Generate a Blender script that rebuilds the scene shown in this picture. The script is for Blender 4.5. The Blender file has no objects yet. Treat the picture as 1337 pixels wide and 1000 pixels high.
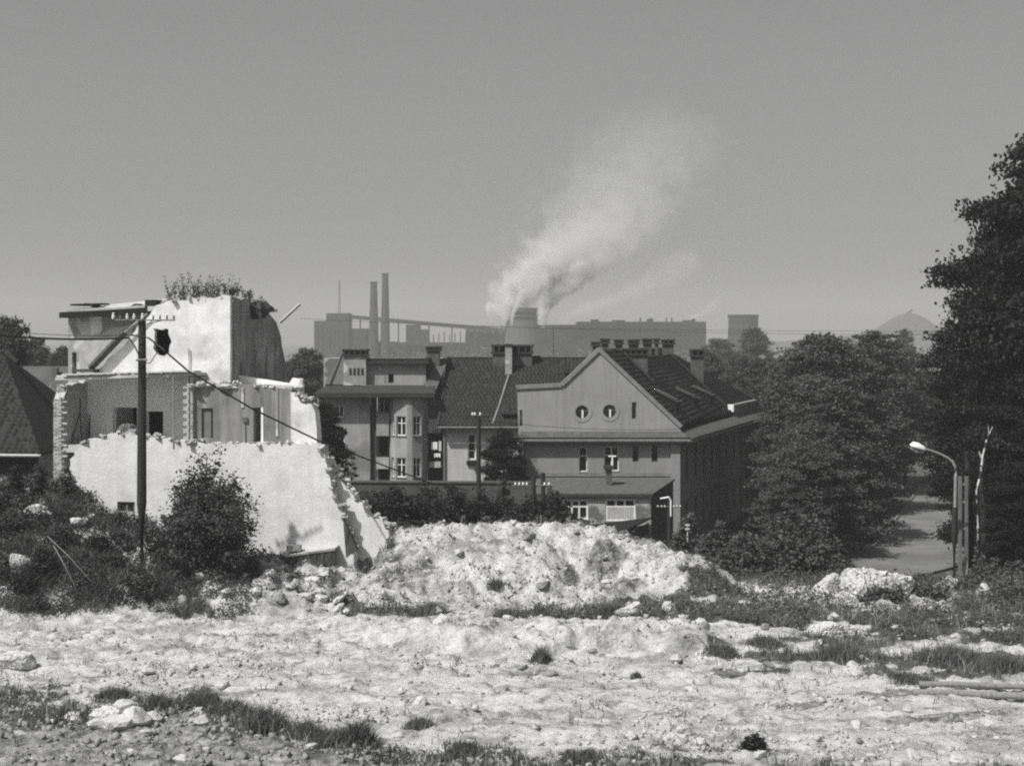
import bpy, math, random
import numpy as np
from mathutils import Vector, geometry

# ------------------------------------------------------------------ camera, sky, sun, exposure
SC = bpy.context.scene
COL = SC.collection
F, CX, VH, H = 2000.0, 668.5, 442.0, 10.0          # focal length in photo pixels, centre column, horizon row, eye height
cam = bpy.data.cameras.new('camera')
cam.sensor_width = 36.0
cam.lens = 36.0 * F / 1337.0
cam.shift_y = -(500.0 - VH) / 1337.0
cam.clip_end = 20000
camo = bpy.data.objects.new('camera', cam)
camo.location = (0, 0, H)
camo.rotation_euler = (math.pi / 2, 0, 0)
COL.objects.link(camo)
SC.camera = camo

SUN_AZ, SUN_EL = math.radians(50), math.radians(52)    # sun behind the left shoulder
sdir = Vector((-math.sin(SUN_AZ) * math.cos(SUN_EL), -math.cos(SUN_AZ) * math.cos(SUN_EL), math.sin(SUN_EL)))
world = bpy.data.worlds.new('World')
SC.world = world
world.use_nodes = True
wn = world.node_tree
bg = wn.nodes['Background']
sky = wn.nodes.new('ShaderNodeTexSky')
sky.sky_type = 'NISHITA'
sky.sun_disc = False
sky.sun_elevation = SUN_EL
sky.sun_rotation = math.atan2(sdir.x, sdir.y)
sky.air_density = 1.0
sky.dust_density = 4.0
bw = wn.nodes.new('ShaderNodeRGBToBW')
wn.links.new(sky.outputs[0], bw.inputs[0])
wn.links.new(bw.outputs[0], bg.inputs[0])
bg.inputs[1].default_value = 0.06
sl = bpy.data.lights.new('sun', 'SUN')
sl.energy = 3.8
sl.angle = math.radians(0.8)
sl.color = (1, 0.99, 0.97)
slo = bpy.data.objects.new('sun', sl)
slo.rotation_euler = sdir.to_track_quat('Z', 'Y').to_euler()
slo.location = (-50, -50, 100)
COL.objects.link(slo)
SC.view_settings.view_transform = 'Standard'
SC.view_settings.look = 'None'
SC.view_settings.gamma = 1
SC.view_settings.exposure = 0.5
SC.view_settings.use_curve_mapping = False
SC.cycles.filter_width = 2.15
SC.cycles.use_denoising = False
SC.cycles.max_bounces = 5
SC.cycles.transparent_max_bounces = 8
SC.cycles.volume_bounces = 1
SC.cycles.volume_step_rate = 1.0
SC.cycles.volume_max_steps = 96

rng = np.random.default_rng(7)
random.seed(7)

# ------------------------------------------------------------------ helpers
def at(u, v, Y):
    return Vector(((u - CX) / F * Y, Y, H + (VH - v) / F * Y))

ORG = {}
def put_props(o, label, cat, group=None, kind=None):
    if label: o['label'] = label
    if cat: o['category'] = cat
    if group: o['group'] = group
    if kind: o['kind'] = kind
    return o

def thing(name, loc, label, cat, group=None):
    o = bpy.data.objects.new(name, None)
    o.empty_display_size = 0.3
    o.location = loc
    COL.objects.link(o)
    ORG[o.name] = Vector(loc)
    return put_props(o, label, cat, group)

class MB:
    def __init__(s): s.v = []; s.f = []
    def add(s, vs, fs):
        b = len(s.v); s.v.extend([tuple(p) for p in vs]); s.f.extend([tuple(i + b for i in f) for f in fs]); return s
    def hexa(s, p):      # 8 points: bottom 4 ccw, top 4 ccw
        return s.add(p, [(3, 2, 1, 0), (4, 5, 6, 7), (0, 1, 5, 4), (1, 2, 6, 5), (2, 3, 7, 6), (3, 0, 4, 7)])
    def box(s, x0, x1, y0, y1, z0, z1):
        return s.hexa([(x0, y0, z0), (x1, y0, z0), (x1, y1, z0), (x0, y1, z0), (x0, y0, z1), (x1, y0, z1), (x1, y1, z1), (x0, y1, z1)])
    def fbox(s, fr, s0, s1, t0, t1, z0, z1):
        q = [(s0, t0), (s1, t0), (s1, t1), (s0, t1)]
        return s.hexa([fr.pt(a, b, z0) for a, b in q] + [fr.pt(a, b, z1) for a, b in q])
    def tube(s, path, rad, n=6, cap=True):
        path = [Vector(p) for p in path]
        if not hasattr(rad, '__len__'): rad = [rad] * len(path)
        b = len(s.v); m = len(path)
        for i, p in enumerate(path):
            d = (path[min(i + 1, m - 1)] - path[max(i - 1, 0)]).normalized()
            a = d.cross(Vector((0, 0, 1)))
            if a.length < 1e-3: a = d.cross(Vector((1, 0, 0)))
            a.normalize(); c = d.cross(a)
            for k in range(n):
                th = 2 * math.pi * k / n
                s.v.append(tuple(p + (a * math.cos(th) + c * math.sin(th)) * rad[i]))
        for i in range(m - 1):
            for k in range(n):
                s.f.append((b + i * n + k, b + i * n + (k + 1) % n, b + (i + 1) * n + (k + 1) % n, b + (i + 1) * n + k))
        if cap:
            s.f.append(tuple(b + k for k in range(n))[::-1]); s.f.append(tuple(b + (m - 1) * n + k for k in range(n)))
        return s
    def lathe(s, c, prof, n=12):   # prof: (r, z) from bottom to top
        b = len(s.v); c = Vector(c)
        for r, z in prof:
            for k in range(n):
                th = 2 * math.pi * k / n
                s.v.append((c.x + r * math.cos(th), c.y + r * math.sin(th), c.z + z))
        for i in range(len(prof) - 1):
            for k in range(n):
                s.f.append((b + i * n + k, b + i * n + (k + 1) % n, b + (i + 1) * n + (k + 1) % n, b + (i + 1) * n + k))
        s.f.append(tuple(b + k for k in range(n))[::-1]); s.f.append(tuple(b + (len(prof) - 1) * n + k for k in range(n)))
        return s
    def prism(s, fr, outline, holes, t0, t1):
        loops = [list(outline)] + [list(h) for h in holes]
        pts = [Vector((a, z, 0)) for lp in loops for a, z in lp]
        tris = geometry.tessellate_polygon([[Vector((a, z, 0)) for a, z in lp] for lp in loops])
        b = len(s.v); n = len(pts)
        for t in (t0, t1):
            for p in pts: s.v.append(tuple(fr.pt(p.x, t, p.y)))
        for tr in tris:
            s.f.append(tuple(b + i for i in tr)); s.f.append(tuple(b + n + i for i in tr[::-1]))
        k = 0
        for lp in loops:
            m = len(lp)
            for i in range(m):
                j = (i + 1) % m
                s.f.append((b + k + i, b + k + j, b + n + k + j, b + n + k + i))
            k += m
        return s
    def build(s, name, mat, parent=None, smooth=False, recalc=True):
        if parent is None:
            org = Vector((0, 0, 0))
            if s.v:
                a = np.array(s.v); org = Vector(((a[:, 0].min() + a[:, 0].max()) / 2, (a[:, 1].min() + a[:, 1].max()) / 2, a[:, 2].min()))
        else:
            org = ORG[parent.name]
        me = bpy.data.meshes.new(name)
        me.from_pydata([(x - org.x, y - org.y, z - org.z) for x, y, z in s.v], [], s.f)
        if recalc:
            import bmesh
            bm = bmesh.new(); bm.from_mesh(me); bmesh.ops.recalc_face_normals(bm, faces=bm.faces); bm.to_mesh(me); bm.free()
        me.materials.append(mat)
        if smooth: me.polygons.foreach_set('use_smooth', [True] * len(me.polygons))
        o = bpy.data.objects.new(name, me)
        COL.objects.link(o)
        if parent is None: o.location = org
        else: o.parent = parent
        ORG[o.name] = org
        return o

def fast_mesh(name, verts, faces, mat):
    """numpy verts (n,3), faces (m,k)"""
    me = bpy.data.meshes.new(name)
    k = faces.shape[1]
    me.vertices.add(len(verts)); me.vertices.foreach_set('co', verts.astype(np.float32).ravel())
    me.loops.add(faces.size); me.loops.foreach_set('vertex_index', faces.astype(np.int32).ravel())
    me.polygons.add(len(faces)); me.polygons.foreach_set('loop_start', np.arange(0, faces.size, k, dtype=np.int32))
    me.update(calc_edges=True)
    me.materials.append(mat)
    return me

def link(name, me, parent=None, loc=(0, 0, 0)):
    o = bpy.data.objects.new(name, me); COL.objects.link(o)
    if parent is not None: o.parent = parent
    else: o.location = loc
    ORG[o.name] = (ORG[parent.name] if parent is not None else Vector(loc))
    return o

class Fr:
    """a vertical plane through (x, y) turned by ang degrees: s along it, t into it, z up"""
    def __init__(s, x, y, ang):
        a = math.radians(ang); s.O = Vector((x, y)); s.ax = Vector((math.cos(a), math.sin(a))); s.ay = Vector((-math.sin(a), math.cos(a)))
    def pt(s, a, t, z):
        p = s.O + s.ax * a + s.ay * t
        return Vector((p.x, p.y, z))
    def px(s, u, v, t=0.0):
        d = Vector(((u - CX) / F, 1.0)); k = (s.O.dot(s.ay) + t) / d.dot(s.ay)
        p = d * k - s.O
        return (p.dot(s.ax), H + (VH - v) / F * k)
    def pl(s, pts, t=0.0): return [s.px(u, v, t) for u, v in pts]
    def rect(s, u0, v0, u1, v1, t=0.0):
        um, vm = (u0 + u1) / 2, (v0 + v1) / 2
        a0 = s.px(u0, vm, t)[0]; a1 = s.px(u1, vm, t)[0]; z1 = s.px(um, v0, t)[1]; z0 = s.px(um, v1, t)[1]
        return a0, a1, z0, z1

def jag(pts, step=0.35, amp=0.08, seed=0, closed=True, skip=()):
    r = random.Random(seed); out = []; n = len(pts)
    for i in range(n if closed else n - 1):
        p = Vector(pts[i]); q = Vector(pts[(i + 1) % n]); L = (q - p).length
        out.append(tuple(p))
        if i in skip: continue
        k = int(L / step)
        nr = Vector((-(q - p).y, (q - p).x)).normalized() if L > 0 else Vector((0, 0))
        for j in range(1, k):
            out.append(tuple(p + (q - p) * (j + r.uniform(-.3, .3)) / k + nr * (r.uniform(-amp, amp) + (.6 * amp if (j // 3) % 2 else -.6 * amp))))
    return out

# numpy value noise
def _hash(ix, iy, seed):
    n = (ix.astype(np.int64) * 374761393 + iy.astype(np.int64) * 668265263 + seed * 982451653) & 0x7fffffff
    n = ((n ^ (n >> 13)) * 1274126177) & 0x7fffffff
    n = n ^ (n >> 16)
    return (n & 0xffff) / 65535.0
def vnoise(x, y, seed=0):
    ix = np.floor(x); iy = np.floor(y); fx = x - ix; fy = y - iy
    fx = fx * fx * (3 - 2 * fx); fy = fy * fy * (3 - 2 * fy)
    a = _hash(ix, iy, seed); b = _hash(ix + 1, iy, seed); c = _hash(ix, iy + 1, seed); d = _hash(ix + 1, iy + 1, seed)
    return (a + (b - a) * fx) * (1 - fy) + (c + (d - c) * fx) * fy
def fbm(x, y, sc, oct=4, seed=0, gain=0.5):
    t = 0; amp = 1; tot = 0
    for o in range(oct):
        t = t + amp * vnoise(x * sc + 17.3 * o, y * sc - 9.1 * o, seed + o); tot += amp; amp *= gain; sc *= 2.03
    return t / tot
def sst(x, a, b):
    t = np.clip((x - a) / (b - a), 0, 1); return t * t * (3 - 2 * t)

# ------------------------------------------------------------------ materials
def newmat(name):
    m = bpy.data.materials.new(name); m.use_nodes = True
    return m, m.node_tree, m.node_tree.nodes['Principled BSDF']
def grey(g): return (g, g, g, 1)
def mat(name, g, var=0.25, scale=3.0, rough=0.9, bump=0.3, bscale=None, streak=0.0, streak_g=None, attr=None, patch=None, spec=0.15, bdist=0.03, wood=False, bricks=None):
    m, nt, p = newmat(name)
    N = nt.nodes.new; L = nt.links.new
    tc = N('ShaderNodeTexCoord')
    co = tc.outputs['Object']
    if wood:
        mp = N('ShaderNodeMapping'); mp.inputs['Scale'].default_value = (6, 6, 0.6); L(co, mp.inputs[0]); co = mp.outputs[0]
    n1 = N('ShaderNodeTexNoise'); n1.inputs['Scale'].default_value = scale; n1.inputs['Detail'].default_value = 8; n1.inputs['Roughness'].default_value = 0.65
    L(co, n1.inputs['Vector'])
    cr = N('ShaderNodeValToRGB'); cr.color_ramp.elements[0].position = 0.3; cr.color_ramp.elements[1].position = 0.7
    cr.color_ramp.elements[0].color = grey(g * (1 - var)); cr.color_ramp.elements[1].color = grey(min(g * (1 + var * .6), .95))
    L(n1.outputs[0], cr.inputs[0])
    col = cr.outputs[0]
    def mixc(fac, c1, c2, mode='MIX'):
        x = N('ShaderNodeMix'); x.data_type = 'RGBA'; x.blend_type = mode
        for s, val in ((x.inputs[0], fac), (x.inputs[6], c1), (x.inputs[7], c2)):
            if hasattr(val, 'links'): L(val, s)
            else: s.default_value = val
        return x.outputs[2]
    def ramp(src, a, b):
        r = N('ShaderNodeMapRange'); r.inputs[1].default_value = a; r.inputs[2].default_value = b; r.clamp = True; L(src, r.inputs[0]); return r.outputs[0]
    if patch:      # patches of another grey: (grey, scale, lo, hi)
        n2 = N('ShaderNodeTexNoise'); n2.inputs['Scale'].default_value = patch[1]; n2.inputs['Detail'].default_value = 6; L(co, n2.inputs['Vector'])
        col = mixc(ramp(n2.outputs[0], patch[2], patch[3]), col, grey(patch[0]))
    if streak > 0:
        mp = N('ShaderNodeMapping'); mp.inputs['Scale'].default_value = (2.2, 2.2, 0.16); L(tc.outputs['Object'], mp.inputs[0])
        n3 = N('ShaderNodeTexNoise'); n3.inputs['Scale'].default_value = 1.6; n3.inputs['Detail'].default_value = 5; L(mp.outputs[0], n3.inputs['Vector'])
        mu = N('ShaderNodeMath'); mu.operation = 'MULTIPLY'; L(ramp(n3.outputs[0], .45, .75), mu.inputs[0]); mu.inputs[1].default_value = streak
        col = mixc(mu.outputs[0], col, grey(streak_g if streak_g is not None else g * .35))
    if bricks:
        mp = N('ShaderNodeMapping'); mp.inputs['Rotation'].default_value = (math.pi / 2, 0, 0); L(tc.outputs['Object'], mp.inputs[0])
        bk = N('ShaderNodeTexBrick'); bk.inputs['Scale'].default_value = 1.0; bk.inputs['Brick Width'].default_value = .27; bk.inputs['Row Height'].default_value = .085; bk.inputs['Mortar Size'].default_value = .012
        L(mp.outputs[0], bk.inputs['Vector'])
        col = mixc(ramp(bk.outputs[1], 0, 1), col, grey(bricks))
    L(col, p.inputs['Base Color'])
    p.inputs['Roughness'].default_value = rough
    p.inputs['Specular IOR Level'].default_value = spec
    if bump:
        nb = N('ShaderNodeTexNoise'); nb.inputs['Scale'].default_value = bscale or scale * 4; nb.inputs['Detail'].default_value = 8; nb.inputs['Roughness'].default_value = .7
        L(tc.outputs['Object'], nb.inputs['Vector'])
        b = N('ShaderNodeBump'); b.inputs['Strength'].default_value = bump; b.inputs['Distance'].default_value = bdist; L(nb.outputs[0], b.inputs['Height']); L(b.outputs[0], p.inputs['Normal'])
    return m

M = {}
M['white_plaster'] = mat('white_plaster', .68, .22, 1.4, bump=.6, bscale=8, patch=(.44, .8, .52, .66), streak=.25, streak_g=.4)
M['rough_white_wall'] = mat('rough_white_wall', .68, .16, 2.2, bump=.5, bscale=7, bdist=.045, patch=(.50, .9, .5, .7), bricks=.58, streak=.3, streak_g=.36)
M['old_plaster'] = mat('old_plaster', .30, .3, 1.2, patch=(.5, .7, .52, .56), streak=.4, streak_g=.2)
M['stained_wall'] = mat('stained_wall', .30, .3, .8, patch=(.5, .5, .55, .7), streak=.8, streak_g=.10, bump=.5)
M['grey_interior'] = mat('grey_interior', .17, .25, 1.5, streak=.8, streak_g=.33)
M['room_paint'] = mat('room_paint', .8, .12, 1.5)
M['brick'] = mat('brick', .30, .4, 5, bump=.6, bscale=14)
M['mortar'] = mat('mortar', .42, .3, 6, bump=.6)
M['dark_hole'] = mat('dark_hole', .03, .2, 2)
M['hole_shade'] = mat('hole_shade', .012, .2, 2)  # near-black that paints the dark inside the upper wall hole
M['stone_dark'] = mat('stone_dark', .07, .4, 2.5, bump=.8, bscale=7)
M['timber'] = mat('timber', .07, .4, 2, wood=True)
M['pale_timber'] = mat('pale_timber', .5, .3, 2, wood=True)
M['dry_wood'] = mat('dry_wood', .22, .3, 2, wood=True)
M['pole_wood'] = mat('pole_wood', .035, .4, 2, wood=True)
M['tar_and_shade'] = mat('tar_and_shade', .02, .3, 2)  # roofing tar, and painted shade on the dormer cheeks
M['roof_tile'] = mat('roof_tile', .085, .3, 1.3, bump=.4, rough=.8, patch=(.11, 3, .55, .7))
M['roof_tile_dark'] = mat('roof_tile_dark', .032, .2, 1.0, bump=.4, rough=.85)
M['house_render'] = mat('house_render', .31, .12, .5, bump=.25, bscale=8, streak=.35, streak_g=.14)
M['house_render_low'] = mat('house_render_low', .27, .10, .7, bump=.25, bscale=8, streak=.25, streak_g=.10)
M['cornice'] = mat('cornice', .24, .2, 1.5, streak=.4, streak_g=.1)
M['flat_render'] = mat('flat_render', .33, .22, .8, patch=(.2, .35, .5, .6), streak=.5, streak_g=.17)
M['pale_render'] = mat('pale_render', .48, .12, 1.0, patch=(.36, .5, .55, .65), streak=.3, streak_g=.25)
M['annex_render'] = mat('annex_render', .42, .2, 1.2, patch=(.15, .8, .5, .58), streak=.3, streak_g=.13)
M['chimney'] = mat('chimney_brick', .10, .35, 3)
M['chimney_cap'] = mat('chimney_cap', .045, .3, 3)
M['frame_paint'] = mat('frame_paint', .8, .2, 3)
M['frame_dark'] = mat('frame_dark', .16, .2, 3)
M['metal'] = mat('metal', .12, .3, 3, rough=.5, spec=.4)
M['lamp_pole'] = mat('lamp_pole_paint', .09, .2, 3, rough=.5, spec=.3)
M['lamp_head'] = mat('lamp_head_paint', .85, .05, 3, rough=.35, spec=.5)
M['porcelain'] = mat('porcelain', .62, .03, 3, rough=.3, spec=.6)
M['rubber'] = mat('cable_black', .02, .1, 3, rough=.6)
M['stone_white'] = mat('stone_white', .58, .3, 2.2, bump=.9, bscale=7, bdist=.06, patch=(.3, 2.5, .55, .68))
M['stone_grey'] = mat('stone_grey', .27, .35, 2.5, bump=.9, bscale=7, bdist=.06)
M['concrete'] = mat('concrete', .45, .25, 2, bump=.5)
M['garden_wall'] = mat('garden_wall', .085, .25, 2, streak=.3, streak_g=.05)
M['asphalt'] = mat('asphalt', .17, .2, .6, bump=.4, bscale=10, patch=(.13, .25, .45, .6))
M['bark'] = mat('bark', .035, .4, 4, wood=True, bump=.7)
M['birch'] = mat('birch_bark', .6, .3, 4, patch=(.04, 2.2, .46, .52))
M['far_wall'] = mat('far_wall', .045, .2, .05, bump=0, streak=0)
M['far_wall_pale'] = mat('far_wall_pale', .11, .2, .05, bump=0)
M['far_dark'] = mat('far_dark', .035, .2, .05, bump=0)
M['slag'] = mat('slag', .07, .4, .02, bump=0)
M['cloth'] = mat('cloth', .85, .05, 3)

m, nt, p = newmat('window_glass'); p.inputs['Base Color'].default_value = grey(.012); p.inputs['Roughness'].default_value = .12; p.inputs['Specular IOR Level'].default_value = .5
M['glass'] = m

def leafmat(name, g, var=.35, trans=.25):
    m, nt, p = newmat(name); N = nt.nodes.new; L = nt.links.new
    geo = N('ShaderNodeNewGeometry'); tc = N('ShaderNodeTexCoord'); oi = N('ShaderNodeObjectInfo')
    n = N('ShaderNodeTexNoise'); n.inputs['Scale'].default_value = .9; n.inputs['Detail'].default_value = 3; L(tc.outputs['Object'], n.inputs['Vector'])
    ad = N('ShaderNodeMath'); ad.operation = 'ADD'; L(n.outputs[0], ad.inputs[0])
    mu = N('ShaderNodeMath'); mu.operation = 'MULTIPLY'; mu.inputs[1].default_value = .5; L(geo.outputs['Random Per Island'], mu.inputs[0]); L(mu.outputs[0], ad.inputs[1])
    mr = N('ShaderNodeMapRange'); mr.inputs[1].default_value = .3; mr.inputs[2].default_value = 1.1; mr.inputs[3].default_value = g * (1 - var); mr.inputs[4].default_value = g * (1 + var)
    L(ad.outputs[0], mr.inputs[0])
    L(mr.outputs[0], p.inputs['Base Color'])
    p.inputs['Roughness'].default_value = .6; p.inputs['Specular IOR Level'].default_value = .25
    tr = N('ShaderNodeBsdfTranslucent'); L(mr.outputs[0], tr.inputs[0])
    ms = N('ShaderNodeMixShader'); ms.inputs[0].default_value = trans
    out = nt.nodes['Material Output']; L(p.outputs[0], ms.inputs[1]); L(tr.outputs[0], ms.inputs[2]); L(ms.outputs[0], out.inputs[0])
    return m
M['leaf'] = leafmat('leaf_mid', .074)
M['leaf_dark'] = leafmat('leaf_dark', .034)
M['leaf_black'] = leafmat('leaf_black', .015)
M['leaf_soft'] = leafmat('leaf_soft', .09)
M['grass'] = leafmat('grass_blade', .12, .5)
M['weed'] = leafmat('weed_leaf', .085, .5)
M['straw'] = leafmat('dry_straw', .42, .3)
M['far_leaf'] = leafmat('far_leaf', .07, .3, 0)

# ------------------------------------------------------------------ terrain
CREST_U = np.array([-900, -100, 0, 100, 150, 200, 260, 330, 400, 440, 470, 500, 560, 620, 700, 760, 800, 850, 900, 960, 1000, 1100, 1400, 2400.])
CREST_V = np.array([640, 640, 648, 655, 690, 702, 738, 742, 735, 730, 722, 700, 694, 689, 687, 691, 701, 716, 738, 764, 775, 772, 768, 768.])
CREST_Y = np.array([60, 60, 60, 60, 60, 60, 60, 60.5, 61.5, 63, 64, 64, 64, 64, 64, 64, 64, 64, 63, 62, 61, 61, 61, 61.])
def terrain(x, y):
    x = np.asarray(x, float); y = np.asarray(y, float)
    u = CX + F * x / np.clip(y, 54, 66) 
    cv = np.interp(u, CREST_U, CREST_V); cy = np.interp(u, CREST_U, CREST_Y)
    cz = H - (cv - VH) / F * cy
    field = 0.25 * (fbm(x, y, .12, 3, 3) - .5)
    start = cy - np.where(u < 250, 6.0 + 2.6 * (fbm(x, y * 0, .45, 3, 41) - .5) + 1.2 * np.exp(-((u - 150) / 40) ** 2), 7.0) + np.where(u > 960, 3.5, 0)
    rise = sst(y, start, cy)
    rise = np.where(u < 250, sst(y, start, cy) ** .8, rise)
    z = field + cz * rise
    # beyond the crest
    left = sst(-x, 4.5, 7.5)                       # the ruin's own plot
    dest = np.where(y > 0, -4.0, 0)
    back_r = cz + (dest - cz) * sst(y, cy, 84)
    lin = 10 - .1625 * y                          # right side verge falling to the road
    back_r = np.where(x > 9, np.minimum(cz, np.maximum(lin, -4)), back_r)
    back_l = 1.3 + (cz - 1.3) * (1 - sst(y, cy, cy + 2.5)) + (-4 - 1.3) * sst(y, 72, 92)
    back_l = np.where(x < -17, cz + (-4 - cz) * sst(y, 64, 92), back_l)
    back = back_r * (1 - left) + back_l * left
    z = np.where(y > cy, back, z)
    # plain falling away
    z = z - 6 * sst(y, 150, 420)
    # near slope up to the photographer
    z = np.where(y < 31, z + np.maximum(0, (31 - y)) * .27, z)
    # the second heap, the hollow beside it and the ledge of broken ground across the field
    def blob(u0, v0, Y0, ru, ry, hgt):
        X0 = (u0 - CX) / F * Y0
        d = ((x - X0) / ru) ** 2 + ((y - Y0) / ry) ** 2
        return hgt * np.exp(-d)
    near = (y < 70)
    z = z + near * (blob(865, 0, 60.3, 1.9, 1.4, 1.0) + blob(910, 0, 59.3, 1.6, 1.2, .45) - blob(790, 0, 60.5, 1.2, 1.2, .7) + blob(700, 0, 61, 1.2, 1.5, .5) - blob(745, 0, 61, .7, 1.4, .45) + blob(620, 0, 60.5, 1.3, 1.4, .35) + blob(550, 0, 61, 1.5, 1.4, .4) - blob(585, 0, 61, .5, 1.5, .25))
    led = 48.6 + 1.6 * (fbm(x, y, .25, 3, 55) - .5) * 2 - .06 * x
    z = z + .62 * sst(y, led - .35, led + .25) * (1 - sst(y, led + 1.5, led + 5)) * sst(x, -7, -2) * (1 - sst(x, 5.8, 7))
    # ruts, spoil and hummocks left by the clearing
    fm = np.where((y > 30) & (y < 75), sst(y, 30, 36) * (1 - sst(y, 62, 70)), 0)
    hum = fbm(x * .55 + 3, y * 1.15, .55, 4, 301, .55) - .5
    rid = .5 - np.abs(fbm(x * .5 + .35 * y, y * .9, .7, 3, 317, .5) - .5) * 4
    z = z + fm * (.26 * hum + .10 * np.clip(rid, -.3, .5))
    z = z + fm * .08 * sst(fbm(x, y * 1.3, 1.1, 3, 331), .52, .72)
    # roughness: more on heaps, little on the levelled field
    heap = np.clip(sst(y, 55, 58) * (1 - sst(y, 68, 74)), 0, 1)
    bottom = 1 - sst(y, 38.5, 43 - .0 * x)
    ledm = np.exp(-((y - led - .3) / 1.3) ** 2) * sst(x, -8, -2) * (1 - sst(x, 6, 9))
    rough = .22 + .75 * heap + .65 * ledm + .45 * sst(-x, 4, 10) * sst(y, 44, 50) + .25 * bottom * sst(-x, -2, 6)
    mid = (y > 25) & (y < 75) & (np.abs(x) < 40)
    r = (fbm(x, y, .8, 5, 11, .6) - .5) * .75 + (np.abs(fbm(x, y, 1.9, 4, 23, .6) - .5) * -.8 + .1)
    z = z + np.where(mid, rough * r, 0)
    g1 = np.abs(fbm(x, y, 2.6, 3, 401, .6) - .5)
    z = z + np.where(mid, (.30 + .2 * heap) * (.12 - g1) * fm, 0) + np.where(mid, .10 * fm * np.floor(fbm(x, y, 2.2, 2, 411) * 6) / 6 * sst(fbm(x, y, .35, 2, 415), .42, .6), 0)
    # slabby lumps on the heaps
    lump = np.floor(fbm(x, y, 1.6, 2, 77) * 7) / 7 - .5
    z = z + np.where(mid, .62 * np.maximum(heap, ledm * .8) * lump, 0)
    z = z + np.where(y > 700, 0, 0)
    return z
def tz(x, y): return float(terrain(np.array([x]), np.array([y]))[0])

def soil(x, y):
    """0 = pale dust and rubble, 1 = dark turf"""
    ys = np.clip(y, 20, 400)
    u = CX + F * x / ys
    v = VH + 20000.0 / ys
    n = fbm(x, y, .35, 4, 5); n2 = fbm(x * .55, y * 1.6, 1.0, 4, 9)
    d = np.zeros_like(x)
    nn = (n - .5) * 2.6 + (n2 - .5) * 2.2
    # strip of weeds along the foot of the heap
    c = np.interp(u, [430, 500, 640, 780, 900, 1050, 1200, 1337], [792, 800, 803, 806, 800, 806, 812, 810])
    w = np.interp(u, [380, 440, 640, 780, 900, 1050, 1200, 1337], [0, 10, 9, 12, 18, 26, 28, 26]) * (.55 + .9 * fbm(x, y * 0, .45, 3, 19))
    d = np.maximum(d, sst(1 - np.abs(v - c) / np.maximum(w, .1) + nn * 1.1, .0, .7) * (y < 64))
    # patches to the right
    for (pu, pv, ru, rv, s) in ((1060, 862, 90, 9, 1), (1240, 862, 110, 14, 1), (1280, 885, 90, 9, .9), (942, 852, 16, 7, 1), (780, 822, 60, 12, .9), (700, 815, 50, 8, .8), (560, 806, 60, 8, .9), (960, 880, 30, 6, .7), (1080, 838, 60, 5, .8), (480, 770, 60, 14, .6), (400, 790, 50, 6, .7), (1160, 880, 50, 6, .7), (1030, 915, 60, 5, .6), (1300, 835, 60, 18, .8), (640, 845, 30, 4, .5), (960, 940, 60, 6, .35), (740, 935, 120, 8, .3), (170, 815, 40, 5, .4), (1010, 880, 30, 4, .8), (1130, 846, 60, 6, .9), (1250, 935, 90, 5, .6), (1160, 905, 60, 4, .6), (560, 905, 60, 5, .35), (420, 860, 40, 5, .4), (980, 985, 60, 8, .6), (1300, 960, 60, 8, .5), (300, 850, 50, 5, .45), (700, 880, 30, 4, .5)):
        e = ((u - pu) / ru) ** 2 + ((v - pv) / rv) ** 2
        d = np.maximum(d, s * sst(1.15 - e + nn * 1.3, 0, .8))
    # dark earth at the foot of the picture
    line = np.interp(u, [-200, 0, 180, 260, 330, 480, 640, 850, 1000, 1337, 1700], [888, 893, 905, 912, 935, 965, 982, 996, 992, 1003, 1003])
    edge = sst((v - line) / 22 + nn * 1.4, -.2, .8)
    d = np.maximum(d, edge * (.95 - .42 * sst((v - line) / 34 + nn * .8, .6, 1.6)))
    # the overgrown bank on the left
    bank = sst(y + 3 * (n - .5), 54.8, 56.4) * (1 - sst(u, 150, 260)) * (y < 64)
    d = np.maximum(d, bank * sst(n + .12, .5, .68))
    mid = sst(y, 56.5, 58) * sst(u, 180, 300) * (1 - sst(u, 440, 480)) * (y < 62)
    d = np.maximum(d, mid * sst(n2, .50, .62) * .75)
    # darker patches on the heaps
    for (pu, pY, ru, ry) in ((793, 61.3, .9, .9), (745, 60.5, .35, .8), (640, 62, .5, .7), (820, 59, .9, .5), (690, 62.5, .4, .8)):
        X0 = (pu - CX) / F * pY
        e = ((x - X0) / ru) ** 2 + ((y - pY) / ry) ** 2
        d = np.maximum(d, .62 * sst(1.1 - e + nn, 0, .8))
    back = sst(y, 63.5, 67)
    back = np.where((u > 960), sst(y, 60.5, 62), back)
    d = np.maximum(d, back)
    return np.clip(d, 0, 1)

xs = np.concatenate([-np.geomspace(4500, 32, 40), np.linspace(-30, 30, 470), np.geomspace(32, 4500, 40)])
ys = np.concatenate([[-300, -100, -30, 0, 8, 16, 22, 26, 29], np.linspace(31, 66, 400), np.linspace(66.4, 95, 80), np.geomspace(97, 6500, 60)])
GX, GY = np.meshgrid(xs, ys)
GZ = terrain(GX, GY)
nx, ny = len(xs), len(ys)
idx = np.arange(nx * ny).reshape(ny, nx)
faces = np.stack([idx[:-1, :-1], idx[:-1, 1:], idx[1:, 1:], idx[1:, :-1]], -1).reshape(-1, 4)

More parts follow.
